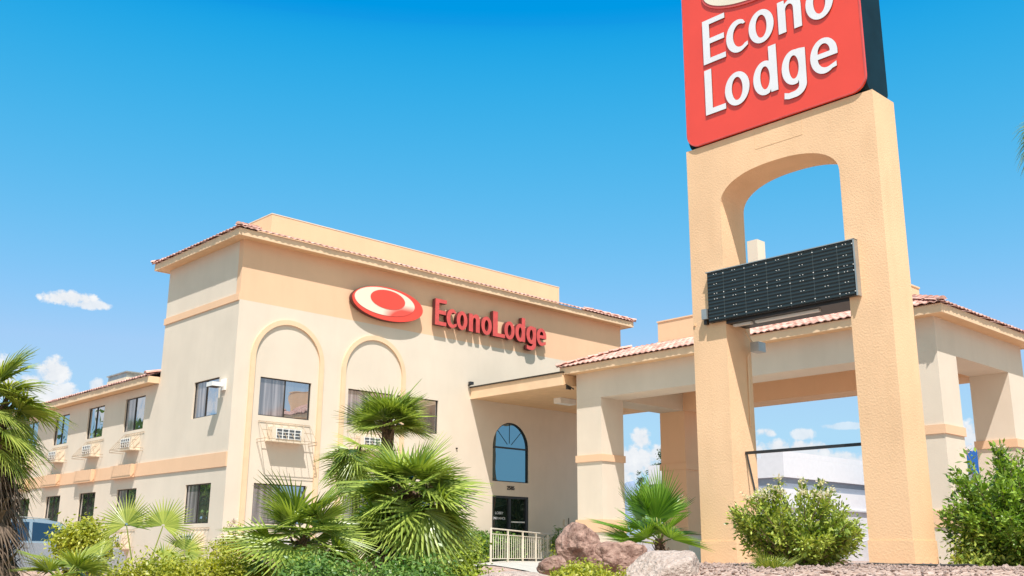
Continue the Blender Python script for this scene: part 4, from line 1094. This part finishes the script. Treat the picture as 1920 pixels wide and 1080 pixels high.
# ------------------------------------------------------------------ leafy shrubs
def sprig_shrub(name, label, c, r, n, leaf, mat, seed, group, nst=60, flowers=0, fmat=None, ground=1.5, spread_=.055, asp=.42, bare=.32):
    """loose shrub: leaves grow along separate upright stems, with gaps between the sprigs"""
    rnd = random.Random(seed); c = Vector(c); base = Vector((c.x, c.y, ground))
    t = thing(name, label, 'shrub', base, group)
    st, mb, tips = MB(), MB(), []
    curves = []
    for i in range(nst):
        a = rnd.uniform(0, 2 * PI); e = math.asin(rnd.uniform(-.25, 1.0)); k = rnd.uniform(.72, 1.12) * (1 + .22 * noise.noise(Vector((a * .9, e * 1.5, seed))))
        tip = c + Vector((math.cos(e) * math.cos(a) * r[0] * k, math.cos(e) * math.sin(a) * r[1] * k, math.sin(e) * r[2] * k))
        b0 = base + Vector((rnd.uniform(-.1, .1), rnd.uniform(-.1, .1), -.03))
        mid = b0.lerp(tip, .55) + Vector((rnd.uniform(-.07, .07), rnd.uniform(-.07, .07), rnd.uniform(-.08, .02)))
        curves.append((b0, mid, tip)); tips.append(tip)
        q = [b0 * ((1 - u) ** 2) + mid * (2 * u * (1 - u)) + tip * (u * u) for u in (0, .25, .5, .75, 1)]
        st.tube(q, .012, 5, .004)
    wts = [rnd.uniform(.4, 1.6) for _ in curves]
    for i in range(n):
        b0, mid, tip = rnd.choices(curves, wts)[0]
        u = bare + (1.02 - bare) * rnd.random() ** .75
        p = b0 * ((1 - u) ** 2) + mid * (2 * u * (1 - u)) + tip * (u * u)
        ax = (tip - mid).normalized()
        w_ = spread_ * (1.25 - .6 * u)
        off = Vector((rnd.gauss(0, w_), rnd.gauss(0, w_), rnd.gauss(0, w_)))
        q = p + off
        if q.z < ground: continue
        a = (off.normalized() * .8 + ax * .6 + Vector((rnd.gauss(0, .3), rnd.gauss(0, .3), rnd.gauss(0, .3)))).normalized()
        nn = (UPV * .8 + Vector((rnd.gauss(0, .5), rnd.gauss(0, .5), rnd.gauss(0, .3)))); nn = (nn - a * nn.dot(a)).normalized(); b = nn.cross(a)
        Lf = leaf * rnd.uniform(.65, 1.25); ww = Lf * asp; i0 = len(mb.v)
        mb.v.extend((q - a * Lf, q + b * ww - nn * (ww * .3), q + a * Lf - nn * (Lf * .35), q - b * ww - nn * (ww * .3)))
        mb.f.append((i0, i0 + 1, i0 + 2)); mb.f.append((i0, i0 + 2, i0 + 3))
    mb.fix = False; mb.build('foliage', mat, t); st.build('stems', M_TWIG, t)
    if flowers:
        fb_ = MB(); tips.sort(key=lambda v: -v.z)
        for i in range(flowers):
            q0 = tips[i % len(tips)] + UPV * .03
            for k in range(40):
                o = q0 + Vector((rnd.gauss(0, .026), rnd.gauss(0, .026), rnd.gauss(0, .02)))
                nn = Vector((rnd.gauss(0, 1), rnd.gauss(0, 1), rnd.gauss(0, 1) + 1)).normalized(); a = nn.cross(Vector((1, .3, .2))).normalized() * .015; b = nn.cross(a)
                fb_.quad(o - a, o + b * .7, o + a, o - b * .7)
        fb_.fix = False; tag(fb_.build('flowers', fmat or L_FLOWER, t), kind='stuff')
    return t
def shrub(name, label, c, r, n, leaf, mat, seed, cat='shrub', group=None, clumps=60, clr=.16, up=.35, stems=6, ground=None, core=.35, flowers=0, fmat=None, asp=.45, top=False, fsize=.02, shape=None):
    rnd = random.Random(seed); c = Vector(c)
    gz = hgt(c.x, c.y) if ground is None else ground
    base = Vector((c.x, c.y, gz))
    t = thing(name, label, cat, base, group)
    cl = []
    for i in range(clumps):
        d = Vector((rnd.gauss(0, 1), rnd.gauss(0, 1), rnd.gauss(0, 1))).normalized()
        if d.z < -.35 and rnd.random() < .6: d.z = -d.z
        k = core + (1 - core) * rnd.random() ** .5
        k *= .90 + .30 * noise.noise(d * 2.3 + Vector((seed, 0, 0)))
        p = c + Vector((d.x * r[0] * k, d.y * r[1] * k, d.z * r[2] * k))
        if p.z < gz + .02: p.z = gz + rnd.uniform(.0, .05)
        cl.append((p, d))
    mb = MB()
    V = mb.v; Fc = mb.f
    for i in range(n):
        p, d = cl[rnd.randrange(clumps)]
        q = p + Vector((rnd.gauss(0, clr), rnd.gauss(0, clr), rnd.gauss(0, clr * .85)))
        if q.z < gz: continue
        nn = (d * .5 + UPV * up + Vector((rnd.gauss(0, .55), rnd.gauss(0, .55), rnd.gauss(0, .55)))).normalized()
        a = nn.cross(Vector((rnd.gauss(0, 1), rnd.gauss(0, 1), rnd.gauss(0, 1)))).normalized(); b = nn.cross(a)
        L = leaf * rnd.uniform(.7, 1.25); w = L * asp
        i0 = len(V)
        V.extend((q - a * L, q + b * w - nn * (w * .25), q + a * L - nn * (L * .2), q - b * w - nn * (w * .25)))
        Fc.append((i0, i0 + 1, i0 + 2)); Fc.append((i0, i0 + 2, i0 + 3))
    mb.fix = False
    mb.build('foliage', mat, t)
    st = MB()
    for i in range(stems):
        p, d = cl[(i * 7) % clumps]
        mid = base.lerp(p, .5) + Vector((rnd.uniform(-.05, .05), rnd.uniform(-.05, .05), .03))
        st.tube([base + Vector((rnd.uniform(-.06, .06), rnd.uniform(-.06, .06), -.02)), mid, p], .016, 5, .005)
    if stems: st.build('stems', M_TWIG, t)
    if flowers:
        fb_ = MB(); up_cl = sorted(cl, key=lambda q: -(q[0].z + .15 * rnd.random()))[:max(3, clumps // 2)]
        for i in range(flowers):
            p, d = up_cl[i % len(up_cl)]
            q = p + d * clr * rnd.uniform(1.0, 1.9) + UPV * clr * rnd.uniform(.6, 1.3)
            for k in range(44):
                o = q + Vector((rnd.gauss(0, fsize), rnd.gauss(0, fsize), rnd.gauss(0, fsize * .8)))
                nn = Vector((rnd.gauss(0, 1), rnd.gauss(0, 1), rnd.gauss(0, 1) + 1)).normalized(); a = nn.cross(Vector((1, .3, .2))).normalized() * .016; b = nn.cross(a)
                fb_.quad(o - a, o + b * .7, o + a, o - b * .7)
        fb_.fix = False
        tag(fb_.build('flowers', fmat or L_FLOWER, t), kind='stuff')
    return t
HG = 'clipped bushes along the front of the planting bed'
shrub('bush', 'round yellow-green bush in front of the silver car', (5.42, 14.10, 1.60), (.33, .33, .38), 7000, .032, L_YEL, 101, 'bush', HG, 60, .10)
shrub('bush', 'low yellow-green hedge below the two upright fan leaves', (4.40, 9.62, 1.22), (.50, .34, .33), 11000, .022, L_YEL, 102, 'bush', HG, 80, .08)
shrub('bush', 'low rounded hedge left of the low fan palm, under the corner of the building', (4.90, 9.15, 1.22), (.44, .30, .34), 11000, .022, L_YEL, 103, 'bush', HG, 80, .08)
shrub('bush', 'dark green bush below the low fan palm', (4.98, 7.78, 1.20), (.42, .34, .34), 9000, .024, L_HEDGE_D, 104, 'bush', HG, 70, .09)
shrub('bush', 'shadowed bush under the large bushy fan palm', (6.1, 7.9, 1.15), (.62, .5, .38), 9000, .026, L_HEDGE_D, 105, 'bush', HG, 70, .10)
shrub('bush', 'sloping green bush between the bushy palm and the railing', (8.30, 9.95, 1.30), (.48, .44, .48), 14000, .026, L_HEDGE, 106, 'bush', HG, 90, .10)
shrub('bush', 'low flat yellow-green hedge in front of the long brown boulder', (6.75, 6.18, 1.30), (.46, .46, .22), 13000, .018, L_YEL, 107, 'bush', HG, 110, .045)
shrub('bush', 'yellow spiky bush between the railing and the tall boulder', (10.15, 9.75, 1.45), (.13, .13, .26), 1500, .032, L_YEL, 108, 'bush', HG, 30, .08, asp=.2)
shrub('bush', 'thin dry shrub with orange tips by the corner of the building', (7.4, 13.6, 1.55), (.34, .30, .42), 2200, .028, L_YEL, 109, 'bush', HG, 34, .07, stems=14, flowers=7, fmat=L_FLOWER2)
shrub('bush', 'dry reddish shrub behind the silver car by the wing wall', (6.6, 26.0, 2.05), (.6, .5, .7), 1600, .05, L_DEAD, 110, 'bush', HG, 30, .14, stems=14)
shrub('potted_plant', 'small dark plant against the shaded entrance wall', (23.9, 23.3, 1.9), (.42, .3, .42), 500, .09, L_HEDGE_D, 111, 'plant', None, 16, .10, asp=.16, ground=1.4)
sprig_shrub('flowering_shrub', 'round shrub with pale yellow flower heads between the pylon legs', (9.92, 6.06, 1.82), (.66, .66, .54), 12500, .032, L_SHRUB, 121, 'flowering shrubs by the pylon', 92, 20, ground=1.46)
sprig_shrub('flowering_shrub', 'big leafy shrub with pinkish blooms right of the pylon', (13.30, 5.02, 2.02), (.80, .95, .92), 18500, .044, L_SHRUB2, 122, 'flowering shrubs by the pylon', 120, 12, L_FLOWER2, ground=1.45, spread_=.075)
shrub('bush', 'low dark leafy bush at the foot of the big right shrub', (12.9, 5.25, 1.62), (.5, .42, .30), 6500, .032, L_SHRUB, 123, 'shrub', HG, 50, .09)
shrub('bush', 'yellowish bush at the bottom right corner', (12.6, 4.05, 1.66), (.5, .45, .42), 9000, .036, L_SHRUB, 124, 'shrub', HG, 60, .10, flowers=5)
palm('young_fan_palm', 'small bright green fan tuft in front of the flowering shrub', (8.45, 5.45, 1.42), 1.32, 14, .10, .24, L_FAN_Y, 131, el=(75, 15), tr=0, nseg=20, droop=.06, spread=80)
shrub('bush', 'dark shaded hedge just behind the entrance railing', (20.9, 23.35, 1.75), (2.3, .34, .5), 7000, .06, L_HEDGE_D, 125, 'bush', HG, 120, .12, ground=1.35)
# ground cover under everything at the front
def ground_cover():
    mb = MB(); rnd = random.Random(9)
    for i in range(12000):
        d = rnd.uniform(7.5, 13.5); l = rnd.uniform(-6.5, .7)
        if noise.noise(Vector((d * .8, l * .8, 2))) < -.05: continue
        x = FWD.x * d + RGT.x * l; y = FWD.y * d + RGT.y * l
        q = Vector((x, y, hgt(x, y) + rnd.random() ** 2 * .22))
        nn = (UPV + Vector((rnd.gauss(0, .6), rnd.gauss(0, .6), 0))).normalized(); a = nn.cross(Vector((rnd.gauss(0, 1), rnd.gauss(0, 1), rnd.gauss(0, 1)))).normalized(); b = nn.cross(a)
        L = .035 * rnd.uniform(.7, 1.3); w = L * .45
        mb.quad(q - a * L, q + b * w, q + a * L, q - b * w)
    mb.fix = False
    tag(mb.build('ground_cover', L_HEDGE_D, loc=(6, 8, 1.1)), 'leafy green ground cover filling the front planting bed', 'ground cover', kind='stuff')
ground_cover()

# ------------------------------------------------------------------ trees
def tree(label, c, h, r, seed, n=7000, leaf=.11, mat=None, name='tree', group='trees beyond the buildings'):
    rnd = random.Random(seed); c = Vector(c)
    t = thing(name, label, 'tree', c, group)
    tk = MB(); tk.tube([c, c + Vector((.1, 0, h * .45)), c + Vector((0, .1, h * .8))], h * .035, 8, h * .012)
    cl = []
    for i in range(34):
        d = Vector((rnd.gauss(0, 1), rnd.gauss(0, 1), rnd.gauss(0, 1))).normalized(); k = rnd.uniform(.3, 1)
        cl.append((c + Vector((d.x * r * k, d.y * r * k, h * .66 + d.z * h * .34 * k)), d))
    for i in range(10): tk.tube([c + UPV * h * (.3 + .03 * i), cl[i][0]], h * .012, 5, h * .004)
    tk.build('trunk', M_TWIG, t)
    mb = MB()
    for i in range(n):
        p, d = cl[rnd.randrange(34)]; s_ = r * .2
        q = p + Vector((rnd.gauss(0, s_), rnd.gauss(0, s_), rnd.gauss(0, s_ * .8)))
        nn = Vector((rnd.gauss(0, 1), rnd.gauss(0, 1), rnd.gauss(0, 1) + .8)).normalized(); a = nn.cross(Vector((rnd.gauss(0, 1), 1, .3))).normalized(); b = nn.cross(a); L = leaf * rnd.uniform(.6, 1.3)
        mb.quad(q - a * L, q + b * L * .5, q + a * L, q - b * L * .5)
    mb.fix = False; mb.build('crown', mat or L_TREE, t)
tree('dark narrow tree over the white store roof, seen left of the rear canopy column', (58.3, 46.7, 1.2), 7.5, .75, 201, 3500, .08)
tree('taller pale green tree at the edge of the rear canopy column', (58.9, 45.9, 1.2), 8.9, 1.0, 202, 4500, .08)
tree('small round tree top over the white store roof', (57.6, 47.5, 1.2), 6.5, .5, 203, 1500, .07)
# across the street: mirrored by the entrance glass
for i, (x, y, h, r) in enumerate([(52, -8, 5.2, 2.4), (60, -14, 6.6, 3.4), (46, -16, 5.5, 3), (70, -10, 6.5, 4), (64, -30, 8, 4), (40, -24, 6.5, 4)]):
    tree(['broad dark tree across the street, nearest the drive', 'large dark tree across the street, second from the drive', 'round dark tree across the street by the kerb', 'tallest spreading tree across the street', 'rear dark tree across the street', 'leftmost dark tree across the street'][i], (x, y, .2), h, r, 300 + i, 5000, .3)

for i, (x, y, h, r_) in enumerate([(0, 52, 6, 3), (-1, 60, 7.5, 3.4), (-.5, 68, 6.5, 3.2), (-2, 76, 8, 3.6), (-1, 85, 7, 3.5)]):
    tree(['dark tree far left of the wing, nearest the car park', 'big dark tree far left, second in the row', 'low round tree at the left of the car park', 'tall tree at the far left end of the row', 'mid green tree at the back of the car park'][i], (x, y, 1), h, r_, 400 + i, 3500, .32, L_HEDGE_D)
# ------------------------------------------------------------------ car (parts)
def car():
    t = thing('parked_car', 'silver estate car parked by the wing behind the planting', 'car', (9.3, 27.5, .93))
    F = Fr((7.55, 26.7, .93), (1, 0, 0), (0, -1, 0))      # a along the car (rear at 0 .. front), c towards viewer
    W = 1.52
    M_CAR = simple('silver_paint', (0.50, 0.52, 0.56), 0.25, metal=.7, var=.02)
    lower = [(0.05, .28), (.0, .62), (.06, .84), (1.0, .88), (2.75, .86), (3.72, .74), (3.88, .56), (3.88, .26), (3.55, .2)] + arc(3.12, .24, .33, .33, 0, 180, 12) + [(1.2, .2)] + arc(.83, .24, .33, .33, 0, 180, 12) + [(.3, .22)]
    mb = MB(); mb.prism(F, lower, [], -W, 0.0); body = mb.build('body', M_CAR, t)
    cab = [(.10, .862), (.40, 1.36), (.60, 1.43), (1.75, 1.45), (2.15, 1.38), (2.85, .865)]
    def P(a, b, c): return F.p(a, b, c - .10 * max(0, (b - .86) / .6) if c > -.7 else c + .10 * max(0, (b - .86) / .6))
    mb = MB(); n = len(cab)
    for c in (-.03, -W + .03):
        for a, b in cab: mb.v.append(P(a, b, c))
    mb.f.append(tuple(range(n))); mb.f.append(tuple(range(2 * n - 1, n - 1, -1)))
    for i in range(n): j = (i + 1) % n; mb.f.append((i, j, n + j, n + i))
    cb = mb.build('cabin', M_CAR, t)
    def win(poly):
        for c, o in ((-.03, .006), (-W + .03, -.006)):
            g = MB(); g.quad(*[P(a, b, c) + F.n * o for a, b in poly]); g.fix = False; g.build('side_window', M_CARGLASS, cb)
    win([(.30, .92), (.50, 1.33), (.78, 1.35), (.68, .92)]); win([(.76, .92), (.88, 1.36), (1.42, 1.37), (1.42, .92)]); win([(1.50, .92), (1.50, 1.37), (2.02, 1.33), (2.55, .92)])
    g = MB(); g.quad(*[F.p(a, b, c) for a, b, c in ((2.20, 1.37, -.18), (2.83, .90, -.10), (2.83, .90, -W + .10), (2.20, 1.37, -W + .18))])
    for v in g.v: v.x += .015
    g.fix = False; g.build('windscreen', M_CARGLASS, cb)
    r = MB(); r.tube([P(.6, 1.46, -.06), P(1.2, 1.49, -.06), P(1.9, 1.45, -.06)], .015, 6); r.build('roof_rail', M_GALV, cb)
    for a in (.83, 3.12):
        for c in (-.16, -W + .0):
            w_ = MB(); w_.prism(F, [(a + .28 * math.cos(R(q)), .28 + .28 * math.sin(R(q))) for q in range(0, 360, 15)], [], c, c + .16); wh = w_.build('wheel', M_CLOTH, t)
            w_ = MB(); w_.prism(F, [(a + .17 * math.cos(R(q)), .28 + .17 * math.sin(R(q))) for q in range(0, 360, 30)], [], c + .1605, c + .168); w_.build('rim', M_GALV, wh)
    for c in (-.25, -W + .05):
        h_ = MB(); h_.fbox(F, 3.70, 3.84, .56, .68, c, c + .2); h_.build('headlight', M_LENS, t)
        h_ = MB(); h_.fbox(F, -.01, .04, .62, .82, c, c + .14); h_.build('tail_light', M_RED, t)
    for a in (1.3, 2.1):
        h_ = MB(); h_.fbox(F, a, a + .14, .76, .785, .001, .018); h_.build('door_handle', M_GALV, t)
car()
